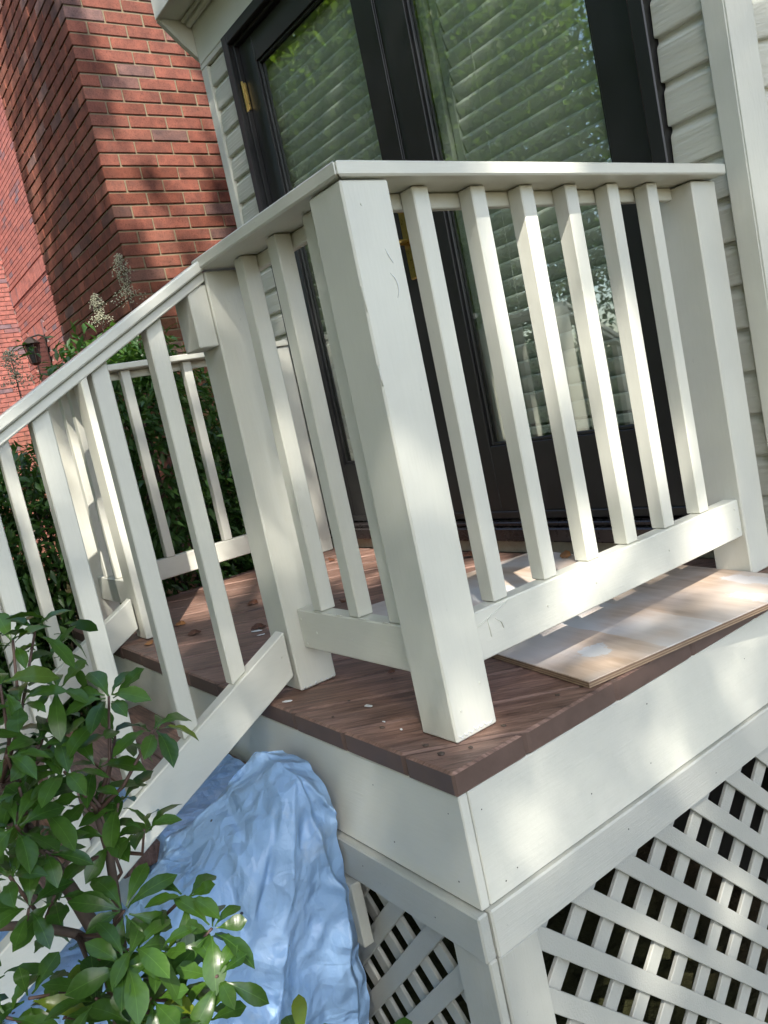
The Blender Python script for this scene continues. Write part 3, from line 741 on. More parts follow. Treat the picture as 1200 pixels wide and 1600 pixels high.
bm = bmesh.new(); tube(bm, [(LX + .12, FYW - .005, LZ + .10), (LX + .1, FYW - .12, LZ + .16), (LX, LY, LZ + .15)], [.014, .012, .012], 8); link('bracket', finish(bm, 'bracket'), 'iron', lan)
bm = bmesh.new(); tube(bm, [(LX, LY, LZ + .06), (LX, LY, LZ + .12), (LX, LY, LZ + .16)], [.13, .07, .02], 10); link('cap', finish(bm, 'cap'), 'iron', lan)
bm = bmesh.new(); tube(bm, [(LX, LY, LZ - .20), (LX, LY, LZ + .06)], [.06, .105], 6); link('lamp_glass', finish(bm, 'lamp_glass'), 'dark_glass', lan)
for k in range(6):
    a = k * PI / 3; bm = bmesh.new(); tube(bm, [(LX + .064 * math.cos(a), LY + .064 * math.sin(a), LZ - .205), (LX + .108 * math.cos(a), LY + .108 * math.sin(a), LZ + .06)], [.008, .008], 5); link('bar', finish(bm, 'bar'), 'iron', lan)
bm = bmesh.new(); tube(bm, [(LX, LY, LZ - .23), (LX, LY, LZ - .20)], [.03, .07], 8); link('base', finish(bm, 'base'), 'iron', lan)

# ================================================================== PLYWOOD
ply = thing('plywood_sheet', 'paint splashed plywood sheet lying on the deck under the side railing', 'plywood')
pa = math.atan2(.804 - .334, .062 + .018) - PI / 2
ply.location = (-.014, .338, .0015); ply.rotation_euler = (0, 0, pa * .93)
t5 = .0125 / 5
for k in range(5):
    e = random.uniform(0, .0012)
    # notch round the wall post is avoided: the sheet stops short of it
    box('ply_layer', (-.98 + e, -e), (e, .652 - e), (k * t5 + .00005, (k + 1) * t5), 'ply' if k == 4 else ('ply_edge' if k % 2 == 0 else 'ply_edge2'), ply, 0 if k < 4 else .0006)

# ================================================================== LITTER
def dry_leaf(name, loc, size, rz, label, matn, tilt=.3):
    bm = bmesh.new(); n = 8; mid = []; lo = []; hi = []
    for i in range(n + 1):
        t = i / n; w = .38 * math.sin(PI * min(1, t * 1.02)) ** .8 * (1 + .18 * math.sin(i * 2.4)); z = .05 * math.sin(PI * t) + .03 * math.sin(i * 1.7)
        mid.append(bm.verts.new((t - .5, 0, z))); lo.append(bm.verts.new((t - .5, -w, z + .07 * w / .38))); hi.append(bm.verts.new((t - .5, w, z + .13 * w / .38)))
    for i in range(n):
        for a, b_ in ((lo, mid), (mid, hi)):
            try: bm.faces.new([a[i], a[i + 1], b_[i + 1], b_[i]])
            except ValueError: pass
    bmesh.ops.remove_doubles(bm, verts=bm.verts, dist=1e-5)
    bmesh.ops.scale(bm, vec=(size * .8, size * .8, size * .8), verts=bm.verts)
    me = finish(bm, name, smooth=True)
    o = link(name, me, matn); o.location = loc; o.rotation_euler = (tilt, 0, rz)
    sm = o.modifiers.new('thickness', 'SOLIDIFY'); sm.thickness = .0006
    return tag(o, label, 'leaf', 'dry leaves on the deck')
def on_deck(u, v, z=.003):
    d = pix(u, v, 1.0) - CP; t = (z - CP.z) / d.z; return CP + d * t
dry_leaf('fallen_leaf', on_deck(395, 943), .055, .6, 'dark red curled leaf left of the near stair post, highest of those there', 'dry_leaf', .2)
dry_leaf('fallen_leaf', on_deck(404, 981), .060, 1.2, 'brown curled leaf beside white paint chips on the deck', 'dry_leaf', .1)
dry_leaf('fallen_leaf', on_deck(304, 990), .055, 1.4, 'brown dry leaf between the second and third stair balusters', 'dry_leaf', .1)
dry_leaf('fallen_leaf', on_deck(282, 976), .050, .9, 'orange brown leaf close to the far stair post on the sunlit deck', 'dry_leaf2', .15)
dry_leaf('fallen_leaf', on_deck(233, 1006), .045, .3, 'orange leaf at the foot of the far stair post', 'dry_leaf2', .2)
dry_leaf('fallen_leaf', on_deck(884, 868, .02), .050, .2, 'bright orange leaf against the door sill', 'dry_leaf2', .5)
dry_leaf('fallen_leaf', on_deck(732, 868, .006), .060, .4, 'dark brown leaf near the sill beside the corner post', 'dry_leaf', .2)
dry_leaf('fallen_leaf', on_deck(518, 875), .045, 2.1, 'rusty leaf behind the front railing balusters near the house', 'dry_leaf', .3)
dry_leaf('fallen_leaf', on_deck(535, 940), .035, 2.4, 'small dark leaf behind the short front railing', 'dry_leaf', .3)
dry_leaf('fallen_leaf', on_deck(612, 1050), .022, 1.0, 'tiny brown leaf under the short front railing', 'dry_leaf', .2)
def chip(u, v, size, label, rz=0, z=.002):
    bm = bmesh.new(); n = random.randint(6, 9); p = []
    for k in range(n):
        a = 2 * PI * k / n; rr = size * random.uniform(.5, 1.0); p.append((rr * math.cos(a) * 1.5, rr * math.sin(a) * .7, 0))
    vs = [bm.verts.new(q) for q in p]; f = bm.faces.new(vs); e = bmesh.ops.extrude_face_region(bm, geom=[f])
    for ge_ in e['geom']:
        if isinstance(ge_, bmesh.types.BMVert): ge_.co.z += .0012
    o = link('paint_chip', finish(bm, 'paint_chip'), 'chip'); o.location = on_deck(u, v, z); o.rotation_euler = (0, 0, rz)
    return tag(o, label, 'paint chip', 'paint chips on the deck')
chip(401, 986, .016, 'large white paint chip beside the brown curled leaf', .7)
chip(408, 992, .010, 'smaller white paint chip just below the large one', 1.0)
chip(576, 1103, .009, 'white paint chip lying between the near stair post and the corner post', .3)
chip(627, 1140, .004, 'tiny white paint fleck left of the corner post foot', 0)
chip(450, 1096, .010, 'pale paint shaving at the foot of the near stair post', .8)
chip(600, 1128, .003, 'white speck on the deck, left of the tiny fleck', 0)
chip(722, 884, .012, 'white paint chip behind the corner post close to the sill', .3)
for i, (u, v, s) in enumerate(((545, 1095, .004), (612, 1060, .003), (597, 1137, .006), (665, 1165, .006), (690, 1178, .007), (787, 1134, .006), (735, 1168, .005), (871, 1086, .005), (520, 1120, .003))):
    p = on_deck(u, v, .001); bm = bmesh.new(); bmesh.ops.create_icosphere(bm, subdivisions=1, radius=s)
    for vv in bm.verts: vv.co = Vector((vv.co.x * random.uniform(.7, 1.4), vv.co.y * random.uniform(.6, 1.1), max(vv.co.z, -.001) * .5))
    names = ['speck of dark debris near the foot of the near stair post', 'dark crumb below the front bottom rail', 'brown bark crumb left of the corner post on the deck', 'dark bit just left of the corner post base', 'dark bit in front of the corner post base nearest the deck edge',
             'brown crumb right of the corner post base', 'small dark bit right in front of the corner post', 'dark crumb near the corner of the plywood', 'tiny dark crumb near the deck front edge by the stair post']
    o = link('debris', finish(bm, 'debris'), 'bark'); o.location = p; tag(o, names[i], 'debris', 'crumbs on the deck')

# ================================================================== BLUE SHEET
def vnoise(x, y, seedv, soft=True):
    """smooth value noise on a 2D array of coordinates"""
    r = np.random.default_rng(seedv); G = r.uniform(-1, 1, (64, 64))
    xi = np.floor(x).astype(int); yi = np.floor(y).astype(int); fx = x - xi; fy = y - yi
    if soft: fx = fx * fx * (3 - 2 * fx); fy = fy * fy * (3 - 2 * fy)
    g = lambda a, b: G[a % 64, b % 64]
    return (g(xi, yi) * (1 - fx) + g(xi + 1, yi) * fx) * (1 - fy) + (g(xi, yi + 1) * (1 - fx) + g(xi + 1, yi + 1) * fx) * fy
def make_tarp():
    ns, nt_ = 190, 190
    s_ = np.linspace(0, 1, ns)[None, :]; y = (-.017 - 1.05 * np.linspace(0, 1, nt_) ** 1.15)[:, None] + 0 * s_
    s_ = s_ + 0 * y
    k = np.clip((.0035 - y) / RUN, 0, 4.9); kk = np.floor(k) + np.clip((k - np.floor(k) - .80) / .20, 0, 1)
    z_in = -RISE * (kk + 1) + .012                                   # lying on the treads
    ridge = -.052 + (y + .05) * .585 - .25 * np.clip(y + .075, 0, 1) * 4
    ridge = ridge + .012 * vnoise(y * 9, y * 0 + 3.3, 5)
    A, B, C_ = .26, .36, .46                                          # arc fractions: tread | rise | crest | drop
    u1 = np.clip(s_ / A, 0, 1); u2 = np.clip((s_ - A) / (B - A), 0, 1); u3 = np.clip((s_ - B) / (C_ - B), 0, 1); u4 = np.clip((s_ - C_) / (1 - C_), 0, 1)
    wall = -.388 + .035 * np.clip(-y / .5, 0, 1) + .02 * vnoise(y * 5, y * 0, 8)
    x = -.97 + .34 * u1 + .07 * u2 + (wall + .56 - .0) * np.sin(u3 * PI / 2) * 1.0
    ease = u2 * u2 * (3 - 2 * u2)
    z = z_in * (1 - ease) + ridge * ease - .075 * (1 - np.cos(u3 * PI / 2))
    drop = (ridge - .075) - (GZ + .012)
    z = z - u4 * drop
    x = x + .025 * np.sin(u4 * PI) - .125 * u4 * np.clip(1 + y / .6, .3, 1) + .02 * np.clip(u4 - .9, 0, 1) / .1
    # pleats fan out from the crest beside the fascia
    ya, za = -.075, -.09
    th = np.arctan2(-(y - ya), np.maximum(.02, -(z - za))); rho = np.hypot(y - ya, z - za)
    ph = th * 4.6 + .9 * vnoise(y * 6, z * 6, 2) + 1.1 * vnoise(y * 2.5 + 9, z * 2.5, 3)
    rid = 1 - np.abs(np.sin(ph)) ** .55
    amp = np.minimum(.042, .012 + .09 * rho) * np.clip((s_ - B) / .08, 0, 1)
    x = x + amp * (rid - .45)
    # a heavy fold along the crest and general crumpling
    cr = lambda f, sd_: 1 - 2 * np.abs(vnoise(y * f + 5 * vnoise(y * 2, s_ * 4, sd_ + 1), s_ * 1.35 * f + 3 * vnoise(y * 3, s_ * 3, sd_ + 2), sd_, False))
    lump = .024 * cr(4.3, 11) + .010 * cr(8.5, 12) + .0035 * cr(18, 13)
    x = x + lump * np.clip((s_ - .3) / .1, .15, 1); z = z + lump * .6 * np.clip((s_ - .28) / .1, .2, 1) * (1 - .6 * u4)
    y = y + .010 * cr(9, 17) * np.clip((-y - .03) / .08, 0, 1)
    fold = np.exp(-((s_ - .415) / .022) ** 2) * (.5 + .5 * vnoise(y * 7, y * 0 + 2, 21)); z = z + .022 * fold; x = x + .012 * fold
    y = np.minimum(y, -.0125)
    tb = .0008 + y * SL - .010
    near = np.clip(1 - np.maximum(0, np.abs(x + .607) - .03) / .03, 0, 1)
    z = np.where(near > 0, np.minimum(z, z * (1 - near) + np.minimum(z, tb) * near), z)
    z = np.maximum(z, GZ + .004 + .01 * np.abs(vnoise(x * 14, y * 14, 4)))
    return np.stack([x, y, z], -1)
TP = make_tarp()
ny_, nx_ = TP.shape[:2]
fc = []
for j in range(ny_ - 1):
    for i in range(nx_ - 1): fc.append((j * nx_ + i, j * nx_ + i + 1, (j + 1) * nx_ + i + 1, (j + 1) * nx_ + i))
me = bpy.data.meshes.new('sheet'); me.from_pydata([tuple(p) for p in TP.reshape(-1, 3)], [], fc); me.update()
for p in me.polygons: p.use_smooth = True
tarp = link('plastic_sheet', me, 'tarp')
tag(tarp, 'crumpled light blue plastic sheet draped beside the stairs', 'tarp')
md = tarp.modifiers.new('sub', 'SUBSURF'); md.levels = 1; md.render_levels = 1

# ================================================================== PLANTS
def leaf_mesh(name, length, width, fold=.25, curl=.25, widest=.6, n=6, tip=.9, prof=None):
    """leaf lying along +X, base at the origin, two halves folded along the midrib"""
    bm = bmesh.new(); mid, lo, hi = [], [], []
    for i in range(n + 1):
        t = i / n
        if prof is None:
            s = (t / widest) ** .9 if t < widest else (1 - ((t - widest) / (1 - widest)) ** (2.0 * tip))
            w = width * .5 * max(.0, math.sin(PI / 2 * min(1, max(0, s))))
        else: w = width * .5 * float(np.interp(t, *prof))
        if i == 0: w = width * .05
        z = -curl * length * t * t
        x = length * (t - .12 * curl * t * t)
        mid.append(bm.verts.new((x, 0, z)))
        if i in (n,): lo.append(mid[-1]); hi.append(mid[-1]); continue
        wz = fold * w + .06 * width * math.sin(i * 2.3 + length * 400)
        lo.append(bm.verts.new((x, -w, z + wz))); hi.append(bm.verts.new((x, w, z + wz)))
    for i in range(n):
        if i == n - 1:
            bm.faces.new([lo[i], mid[i + 1], mid[i]]); bm.faces.new([mid[i], mid[i + 1], hi[i]])
        else:
            bm.faces.new([lo[i], lo[i + 1], mid[i + 1], mid[i]]); bm.faces.new([mid[i], mid[i + 1], hi[i + 1], hi[i]])
    return finish(bm, name, smooth=True)
OBO = ((0, .12, .25, .4, .55, .68, .8, .9, .96, 1), (.06, .14, .32, .60, .86, 1.0, .96, .70, .36, 0))
SHL = []
for k in range(6):
    me = leaf_mesh('shrub_leaf', random.uniform(.050, .066), random.uniform(.0205, .027), random.uniform(.12, .5), random.uniform(.05, .8), .6, 9, .9, OBO)
    me.materials.append(MT['leaf_shrub']); SHL.append(me)
def orient(d, up, roll=0):
    d = d.normalized(); y = up.cross(d)
    if y.length < 1e-3: y = Vector((0, 1, 0)).cross(d)
    y.normalize(); z = d.cross(y)
    M = Matrix((d, y, z)).transposed()
    return (M @ Matrix.Rotation(roll, 3, 'X')).to_4x4()
shrub = thing('evergreen_shrub', 'glossy green evergreen shrub with whorled leaves in front of the blue sheet', 'shrub')
base = Vector((-.06, -.66, GZ))
# whorl centres (u, v, depth along the sight line), leaf count, upright tilt
WH = [(194, 1423, .92, 9), (210, 1481, .88, 8), (331, 1451, .93, 8), (340, 1525, .90, 8), (320, 1592, .88, 8), (250, 1486, .90, 7), (289, 1400, .95, 6), (196, 1506, .86, 7),
      (150, 1560, .88, 6), (235, 1560, .86, 7), (275, 1540, .93, 6), (100, 1590, .90, 6), (590, 1640, .93, 6), (470, 1630, .92, 7), (400, 1640, .9, 7), (205, 1600, .86, 7),
      (225, 1296, .98, 6), (170, 1310, 1.0, 6), (240, 1140, 1.02, 7), (170, 1088, 1.02, 8), (180, 1150, 1.05, 6), (100, 1205, .96, 8), (140, 1240, 1.0, 7), (185, 1255, 1.02, 7), (60, 1165, .98, 7),
      (20, 1000, 1.0, 7), (55, 985, 1.02, 6), (90, 1075, 1.02, 7), (30, 1095, .96, 7), (10, 1180, .92, 7), (25, 1290, .90, 8), (70, 1330, .92, 8), (15, 1370, .88, 8), (60, 1260, .95, 7), (90, 1150, 1.0, 6), (45, 1420, .9, 6), (85, 1400, .93, 6),
      (150, 1200, 1.02, 5), (30, 1230, .95, 6), (0, 1070, .95, 6), (45, 1560, .9, 5), (10, 1590, .88, 5)]
random.seed(11)
stems = []
node_a = pix(130, 1450, 1.0); node_b = pix(60, 1300, 1.0); node_c = pix(130, 1330, 1.05)
main = bmesh.new()
tube(main, [base, Vector((-.09, -.60, -.6)), pix(190, 1590, .98), pix(165, 1480, 1.0), pix(110, 1390, .99), pix(40, 1290, .99), pix(-20, 1200, 1.0)], [.014, .013, .011, .010, .009, .007, .005], 8)
link('stem', finish(main, 'stem', smooth=True), 'bark', shrub)
bm = bmesh.new(); tube(bm, [pix(175, 1500, 1.0), pix(120, 1460, .98), pix(50, 1445, .95), pix(-30, 1450, .93)], [.008, .006, .0055, .005], 7); link('branch', finish(bm, 'branch', smooth=True), 'bark', shrub)
bm = bmesh.new(); tube(bm, [pix(190, 1480, .99), pix(178, 1380, 1.0), pix(170, 1330, 1.0), pix(150, 1270, 1.01)], [.007, .006, .0055, .004], 7); link('branch', finish(bm, 'branch', smooth=True), 'bark', shrub)
anchors = [pix(190, 1560, .98), pix(165, 1480, 1.0), pix(110, 1390, .99), pix(40, 1290, .99), pix(120, 1460, .98), pix(178, 1380, 1.0), pix(170, 1330, 1.0), pix(50, 1445, .95), pix(0, 1230, 1.0), pix(150, 1270, 1.01), base + Vector((.1, .12, .45))]
nl = 0
for (u, v, dep, cnt) in WH:
    c = pix(u, v, dep)
    a = min(anchors, key=lambda q: (q - c).length + (.25 if q.z > c.z - .02 else 0))
    midp = (a + c) / 2 + Vector((random.uniform(-.015, .015), random.uniform(-.015, .015), -.02))
    bm = bmesh.new(); tube(bm, [a, midp, c], [.0032, .0024, .0018], 6); link('twig', finish(bm, 'twig', smooth=True), 'twig', shrub)
    ax = (c - midp).normalized() * .4 + Vector((0, 0, 1)) * .6 + Vector((random.uniform(-.35, .35), random.uniform(-.35, .35), 0)) + (CP - c).normalized() * .35
    ax.normalize(); o1 = ax.orthogonal().normalized(); o2 = ax.cross(o1); ph = random.uniform(0, 6.28)
    for k in range(cnt):
        an = ph + 2.4 * k; el = random.uniform(.05, .75) + (.35 if k > cnt - 3 else 0)
        d = (o1 * math.cos(an) + o2 * math.sin(an)) * math.cos(el) + ax * math.sin(el)
        o = link('leaf', random.choice(SHL), None, shrub)
        s = random.uniform(.62, 1.05)
        o.matrix_world = Matrix.Translation(c + d * .006 - ax * random.uniform(0, .012)) @ orient(d, ax, random.uniform(-.35, .35)) @ Matrix.Scale(s, 4); nl += 1

# leaves deeper inside the shrub, too hidden to pick apart
bm = bmesh.new()
for k in range(130):
    u = random.uniform(-60, 110) if random.random() < .72 else random.uniform(110, 330); v = random.uniform(960, 1620) if u < 110 else random.uniform(1470, 1640)
    if u < 110 and 1425 < v < 1540 and random.random() < .6: continue
    c = pix(u, v, random.uniform(1.0, 1.16) if u < 110 else random.uniform(.96, 1.02))
    me_ = random.choice(SHL); n0 = len(bm.verts); bm.from_mesh(me_); bm.verts.ensure_lookup_table()
    d = Vector((random.gauss(0, 1), random.gauss(0, 1), random.gauss(0, .6))); Mx = Matrix.Translation(c) @ orient(d, Vector((random.gauss(0, .4), random.gauss(0, .4), 1)), random.uniform(-.5, .5)) @ Matrix.Scale(random.uniform(.6, 1.0), 4)
    bmesh.ops.transform(bm, matrix=Mx, verts=bm.verts[n0:])
me = bpy.data.meshes.new('inner_foliage'); bm.to_mesh(me); bm.free()
for p in me.polygons: p.use_smooth = True
tag(link('inner_foliage', me, 'leaf_shrub_inner', shrub), kind='stuff')
# nandina shrubs behind the deck ------------------------------------------------------
def scatter_leaves(tmpl, n, centre_fn, name, seedv):
    """join n transformed copies of a small template (verts, faces) into one mesh with numpy"""
    tv, tf = tmpl; r = np.random.default_rng(seedv)
    pos, dirs, up, sc = centre_fn(r, n); n = len(pos)
    d = dirs / np.linalg.norm(dirs, axis=1, keepdims=True); y = np.cross(up, d); y /= np.linalg.norm(y, axis=1, keepdims=True) + 1e-9; z = np.cross(d, y)
    R = np.stack([d, y, z], 2)
    V = np.einsum('nij,vj->nvi', R, tv) * sc[:, None, None] + pos[:, None, :]
    F = (np.arange(n)[:, None, None] * len(tv) + tf[None]).reshape(-1, tf.shape[1])
    me = bpy.data.meshes.new(name); V = V.reshape(-1, 3)
    me.vertices.add(len(V)); me.vertices.foreach_set('co', V.ravel().astype(np.float32))
    k = tf.shape[1]; me.loops.add(len(F) * k); me.loops.foreach_set('vertex_index', F.ravel().astype(np.int32))
    me.polygons.add(len(F)); me.polygons.foreach_set('loop_start', np.arange(0, len(F) * k, k, dtype=np.int32)); me.polygons.foreach_set('loop_total', np.full(len(F), k, dtype=np.int32))
    me.update(calc_edges=True); me.validate(); return me
LT = (np.array([[0, 0, 0], [.45, -.17, .05], [.45, .17, .05], [.5, 0, -.02], [1, 0, -.12]]), np.array([[0, 1, 3], [0, 3, 2], [1, 4, 3], [3, 4, 2]]))
NL = []
for k in range(4):
    me = leaf_mesh('nandina_leaf', random.uniform(.045, .06), random.uniform(.015, .02), .3, random.uniform(.2, .6), .38, 5, .6); me.materials.append(MT['leaf_nandina']); NL.append(me)
NLY = []
for k in range(2):
    me = leaf_mesh('young_nandina_leaf', .06, .013, .3, .4, .4, 5, .6); me.materials.append(MT['leaf_nandina_new']); NLY.append(me)
def nandina(cx, cy, hz, rad, label, seedv, nparts=110, nst=2600, flowers=(), young=0):
    random.seed(seedv)
    t = thing('nandina_shrub', label, 'shrub', 'green shrubs behind the deck')
    tips = []
    for k in range(7):
        a = k * 2.4; r = rad * random.uniform(.1, .75)
        p0 = Vector((cx + .08 * math.cos(a), cy + .08 * math.sin(a), GZ)); p2 = Vector((cx + r * math.cos(a), cy + r * math.sin(a), hz * random.uniform(.75, 1.0)))
        bm = bmesh.new(); tube(bm, [p0, (p0 + p2) / 2 + Vector((random.uniform(-.05, .05), random.uniform(-.05, .05), 0)), p2], [.012, .009, .005], 6)
        link('cane', finish(bm, 'cane', smooth=True), 'bark', t); tips.append(p2)
    def fn(r, n):
        # leaflets hang in sprays: clusters of leaves around random spray centres
        ns = n // 13
        ph = r.uniform(0, 2 * PI, ns); rr = rad * np.sqrt(r.uniform(.05, 1, ns)); zz = GZ + (hz - GZ) * (r.uniform(0, 1, ns) ** .8)
        rr = rr * (1.0 - .45 * np.clip((zz - hz + .35) / .35, 0, 1))
        c = np.stack([cx + rr * np.cos(ph), cy + rr * np.sin(ph), zz], 1)
        pos = np.repeat(c, 13, 0) + r.normal(0, .045, (ns * 13, 3))
        out = np.repeat(np.stack([np.cos(ph), np.sin(ph), np.zeros(ns)], 1), 13, 0)
        d = out * .7 + r.normal(0, .7, (ns * 13, 3)) + np.array([0, 0, -.35])
        up = np.tile(np.array([0, 0, 1.0]), (ns * 13, 1)) + r.normal(0, .35, (ns * 13, 3))
        return pos, d, up, r.uniform(.045, .075, ns * 13)
    me = scatter_leaves(LT, nst, fn, 'nandina_foliage', seedv); me.materials.append(MT['leaf_nandina'])
    tag(link('foliage', me, None, t), kind='stuff')
    toc = (CP - Vector((cx, cy, .5))); toc.z = 0; toc.normalize(); tang = Vector((-toc.y, toc.x, 0))
    k = 0
    while k < nparts:
        c = Vector((cx, cy, 0)) + toc * rad * random.uniform(.45, 1.08) + tang * rad * random.uniform(-.95, .95); c.z = random.uniform(GZ + .5, hz)
        ax = (toc * .8 + Vector((random.uniform(-.5, .5), random.uniform(-.5, .5), random.uniform(-.2, .6)))).normalized(); sd_ = ax.cross(Vector((0, 0, 1))).normalized()
        for q in range(9):
            side = (q % 2) * 2 - 1; dd = (ax * .55 + sd_ * side * random.uniform(.5, 1.0) + Vector((0, 0, random.uniform(-.55, .1)))).normalized() if q < 8 else ax
            o = link('leaf', random.choice(NL), None, t)
            o.matrix_world = Matrix.Translation(c + ax * .024 * (q // 2)) @ orient(dd, Vector((0, 0, 1)), random.uniform(-.3, .3)) @ Matrix.Scale(random.uniform(.9, 1.45), 4); k += 1
    for q in range(young):
        c = tips[q % len(tips)] + Vector((random.uniform(-.1, .1), random.uniform(-.1, .1), random.uniform(-.05, .1)))
        for w in range(8):
            dd = Vector((math.cos(w * .8 + q), math.sin(w * .8 + q), random.uniform(-.5, .3)))
            o = link('young_leaf', random.choice(NLY), None, t); o.matrix_world = Matrix.Translation(c) @ orient(dd, Vector((0, 0, 1)), random.uniform(-.4, .4)) @ Matrix.Scale(random.uniform(.8, 1.3), 4)
    for (fp, fh, fr) in flowers:
        bm = bmesh.new(); tube(bm, [fp - Vector((0, 0, .25)), fp, fp + Vector((.01, 0, fh))], [.004, .003, .0015], 5)
        fo = link('flower_stalk', finish(bm, 'flower_stalk'), 'twig', t)
        def ff(r, n):
            tt = r.uniform(0, 1, n); a = r.uniform(0, 2 * PI, n); rr = fr * (1 - tt ** 2 * .8) * (.6 + .4 * np.sin(tt * 9 + 1)) * np.sqrt(r.uniform(.02, 1, n))
            # buds hang together in little bunches
            a = np.round(a * 3) / 3 + r.normal(0, .08, n); tt = np.round(tt * 11) / 11 + r.normal(0, .02, n)
            pos = np.stack([fp.x + rr * np.cos(a), fp.y + rr * np.sin(a), fp.z + tt * fh + rr * .3], 1)
            return pos + r.normal(0, .006, (n, 3)), r.normal(0, 1, (n, 3)), r.normal(0, 1, (n, 3)), r.uniform(.005, .009, n)
        OT = (np.array([[.5, 0, 0], [-.5, 0, 0], [0, .5, 0], [0, -.5, 0], [0, 0, .5], [0, 0, -.5]]), np.array([[0, 2, 4], [2, 1, 4], [1, 3, 4], [3, 0, 4], [2, 0, 5], [1, 2, 5], [3, 1, 5], [0, 3, 5]]))
        me = scatter_leaves(OT, 430, ff, 'buds', seedv + 5); me.materials.append(MT['bud'])
        tag(link('flower_buds', me, None, fo), kind='stuff')
    return t
nandina(-2.74, .62, 1.10, .42, 'green leafy shrub with cream flower panicle against the near brick corner', 21, 220, 12000, [(pix(204, 480, 3.55), .22, .085), (pix(160, 510, 3.5), .13, .06)], 16)
nandina(-2.66, .10, .66, .40, 'dark green shrub between the panicle shrub and the far stair post', 26, 200, 11000, (), 0)
nandina(-2.62, -.45, .74, .44, 'dark green shrub seen between the near stair balusters', 22, 250, 12000, (), 0)
nandina(-2.40, -1.02, .66, .48, 'dark green shrub at the left edge behind the stairs, with a dry flower panicle', 23, 250, 12000, [(pix(30, 610, 3.35), .16, .09)], 2)
nandina(-2.85, 1.30, .62, .45, 'shaded green shrub beneath the house corner beyond the end railing', 24, 150, 9000, (), 0)
nandina(-3.5, -.35, .85, .5, 'green shrub in the gap towards the distant house', 25, 60, 6000, (), 2)

# trees ---------------------------------------------------------------------------------
def tree(label, x, y, h, rad, zc, rz, n, seedv, size=(.07, .12), density=None, trunk_r=.14, lean=(0, 0)):
    random.seed(seedv)
    t = thing('shade_tree', label, 'tree')
    top = Vector((x + lean[0], y + lean[1], h)); b0_ = Vector((x, y, GZ - .05))
    bm = bmesh.new(); tube(bm, [b0_, b0_.lerp(top, .3) + Vector((.08, .05, 0)), b0_.lerp(top, .65) - Vector((.05, .08, 0)), top], [trunk_r * 1.25, trunk_r, trunk_r * .65, trunk_r * .15], 10)
    tr = link('trunk', finish(bm, 'trunk', smooth=True), 'tree_bark', t)
    for k in range(9):
        f = random.uniform(.3, .9); p = b0_.lerp(top, f); a = k * 2.4; r = rad * random.uniform(.5, .9)
        e = Vector((x + lean[0] + r * math.cos(a), y + lean[1] + r * math.sin(a), min(h, max(p.z + .4, zc + random.uniform(-.5, .9) * rz))))
        bm = bmesh.new(); tube(bm, [p, p.lerp(e, .5) + Vector((0, 0, .2)), e], [trunk_r * .45 * (1 - f * .5), trunk_r * .25, .012], 6); link('limb', finish(bm, 'limb', smooth=True), 'tree_bark', tr)
    def fn(r, n):
        nc = max(20, n // 160)
        cc = r.normal(0, 1, (nc, 3)); cc /= np.linalg.norm(cc, axis=1, keepdims=True); cc *= (r.uniform(.15, 1, (nc, 1)) ** .45)
        cc = cc * np.array([rad, rad, rz]) + np.array([x + lean[0], y + lean[1], zc])
        idx = r.integers(0, nc, n); pos = cc[idx] + r.normal(0, 1, (n, 3)) * np.array([rad * .13, rad * .13, rz * .12])
        if density is not None:
            keep = density(pos, r); pos = pos[keep]; n = len(pos)
        d = r.normal(0, 1, (n, 3)) + np.array([0, 0, -.3]); up = np.tile([0, 0, 1.0], (n, 1)) + r.normal(0, .5, (n, 3))
        return pos, d, up, r.uniform(size[0], size[1], n)
    BT = (np.array([[0, 0, 0], [.5, -.30, .04], [.5, .30, .04], [1, 0, -.08]]), np.array([[0, 1, 3], [0, 3, 2]]))
    me = scatter_leaves(BT, n, fn, 'crown', seedv); me.materials.append(MT['leaf_tree'])
    tag(link('crown', me, None, t), kind='stuff')
    return t
# trees mirrored in the door panes
tree('leafy tree mirrored in the left door pane', -8.2, -4.6, 7.5, 2.6, 4.2, 3.2, 26000, 31, (.07, .13), None, .16)
tree('leafy tree mirrored beside the first in the glass', -5.6, -6.2, 7.0, 2.4, 4.0, 3.0, 22000, 32, (.07, .13), None, .12)
tree('tall leafy tree farthest back in the reflection', -11.5, -8.0, 9.5, 3.4, 5.0, 4.2, 26000, 33, (.09, .16), None, .2)
tree('low leafy tree mirrored behind the balusters', -3.0, -6.0, 6.5, 2.6, 2.9, 3.0, 26000, 34, (.07, .13), None, .1)
tree('out-of-view evergreen tree added to shade the front of the near brick house', -5.4, -2.6, 7.5, 1.8, 3.3, 3.8, 46000, 37, (.07, .12), None, .12)  # out of view; added to keep sky and sun off the brick front
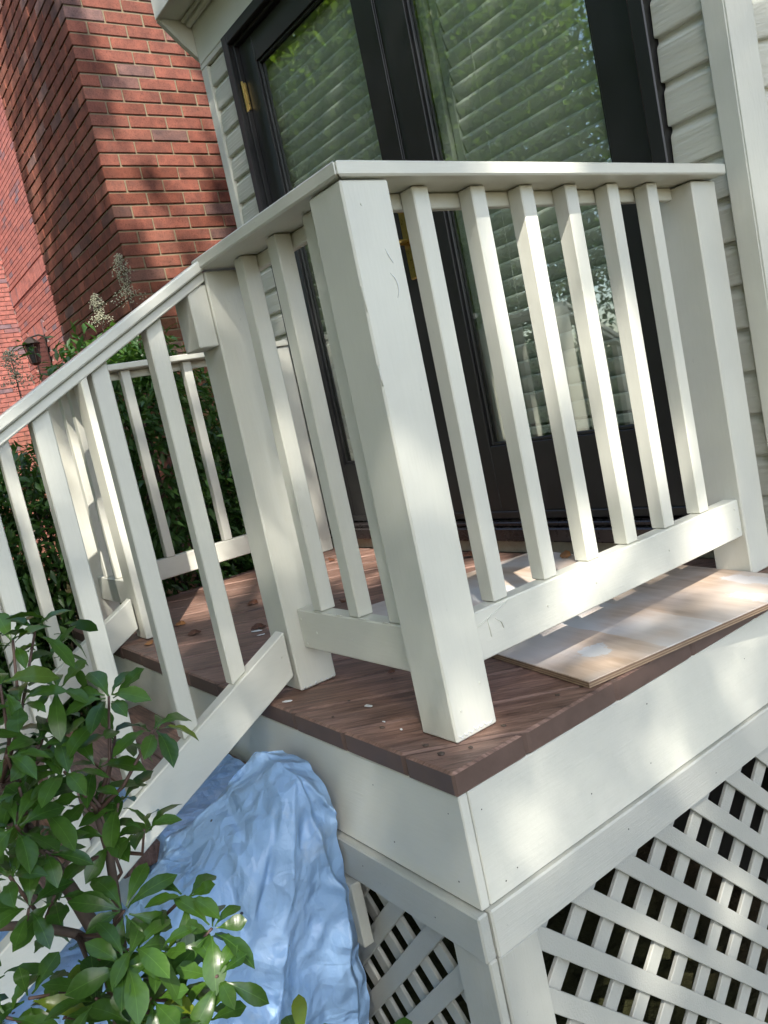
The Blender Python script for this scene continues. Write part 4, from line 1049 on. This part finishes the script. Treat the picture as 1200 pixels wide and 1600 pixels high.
# shade tree between the deck and the sun; gaps are cut in its crown to throw chosen sun patches
ca_, sa_ = math.cos(SUN_AZ), math.sin(SUN_AZ)
E1 = np.array([-sa_, ca_, 0.0]); E2 = np.cross(np.array(SUN), E1)
def uv_of(p): p = np.asarray(p, float); return p @ E1, p @ E2
GAPS = [((-3.30, 1.35, 2.62), .24), ((-3.30, 1.55, 2.35), .20), ((-3.30, 1.12, 2.15), .16), ((-3.30, 1.40, 2.0), .20), ((-3.30, 1.15, 1.75), .14), ((-3.30, 1.45, 1.72), .14), ((-3.30, 1.2, 1.45), .10), ((-3.3, 1.25, 3.0), .22), ((-3.3, 1.5, 2.9), .2), ((-1.95, .55, 0), .32), ((-1.70, .80, 0), .34), ((-1.65, 1.05, 0), .25), ((-1.95, .25, 0), .18), ((-1.3, .85, 0), .12),
        ((-2.07, .12, .3), .13), ((-2.0, .12, .6), .11), ((-.22, .62, 0), .12), ((-.08, .87, 0), .13), ((-.55, .9, 0), .24), ((-.9, .95, 0), .18), ((-.13, .42, 0), .07), ((-2.05, .36, 0), .22), ((-1.85, .38, 0), .18), ((-1.55, .62, 0), .16), ((0, .10, -.16), .055), ((0, .17, -.10), .045), ((0, .25, -.2), .03), ((0, .47, -.10), .05), ((0, .50, -.19), .045), ((0, .78, -.18), .05), ((0, .70, -.12), .04),
        ((-.105, .50, .62), .07), ((-.105, .63, .5), .06), ((-.1, .90, .35), .08), ((-.07, .12, .06), .06), ((-.07, .12, .42), .05), ((-4.55, .97, 2.3), .17), ((-4.65, .97, 3.0), .17), ((-.5, -.25, -.25), .07), (tuple(pix(325, 1500, .9)), .085), (tuple(pix(220, 1470, .88)), .07), (tuple(pix(300, 1590, .88)), .06),
        ((-10.8, 2.5, 3.0), 1.8), ((-10.8, 2.5, 4.8), 1.8), ((0, .32, -.5), .07), ((0, .62, -.55), .07), ((-.6, .1, .35), .06), ((-.65, -.3, .6), .07), ((-2.7, .55, 1.1), .2), ((-.59, -.05, .02), .06), ((-.59, -.28, -.1), .06), ((-.2, .2, 1.6), .10), ((-.6, 1.15, 1.2), .1)]
def shade_density(pos, r):
    u, v = pos @ E1, pos @ E2
    keep = np.ones(len(pos), bool)
    rg = np.random.default_rng(99); gl_ = [(uv_of(g), rad_ * .95) for g, rad_ in GAPS]
    for _ in range(70):                                              # many small openings cut at random for finer dapples
        q = (rg.uniform(-4.2, .3), rg.uniform(.15, 1.6), rg.uniform(-.4, 2.6)); gl_.append((uv_of(q), rg.uniform(.035, .075)))
    for ((gu, gv), rad_) in gl_:
        a = np.arctan2(v - gv, u - gu); p1, p2 = rg.uniform(0, 6.28, 2)
        rr = rad_ * (1 + .38 * np.sin(2 * a + p1) + .28 * np.sin(5 * a + p2))
        keep &= np.hypot(u - gu, v - gv) > rr
    return keep
tree('unseen leafy tree added for shade behind the viewer, left of the steps', .0, -4.6, 6.5, 2.6, 2.9, 3.2, 36000, 35, (.07, .13), None, .12)  # unseen; added to darken the front-facing sides of posts and boards
tree('unseen leafy tree added for shade behind the viewer, farther right', 3.6, -7.6, 7.0, 2.8, 3.2, 3.2, 26000, 36, (.08, .14), None, .14)  # also unseen, added to block sky from the front-facing sides
sc_ = Vector((-1.9, .7, .9)) + SUN * 9.5
tree('large shade tree standing behind the viewer, dappling the deck', sc_.x + 2.6, sc_.y - 1.6, sc_.z + 1.2, 4.3, sc_.z, 1.7, 88000, 41, (.07, .11), shade_density, .11, (-2.6, 1.6))
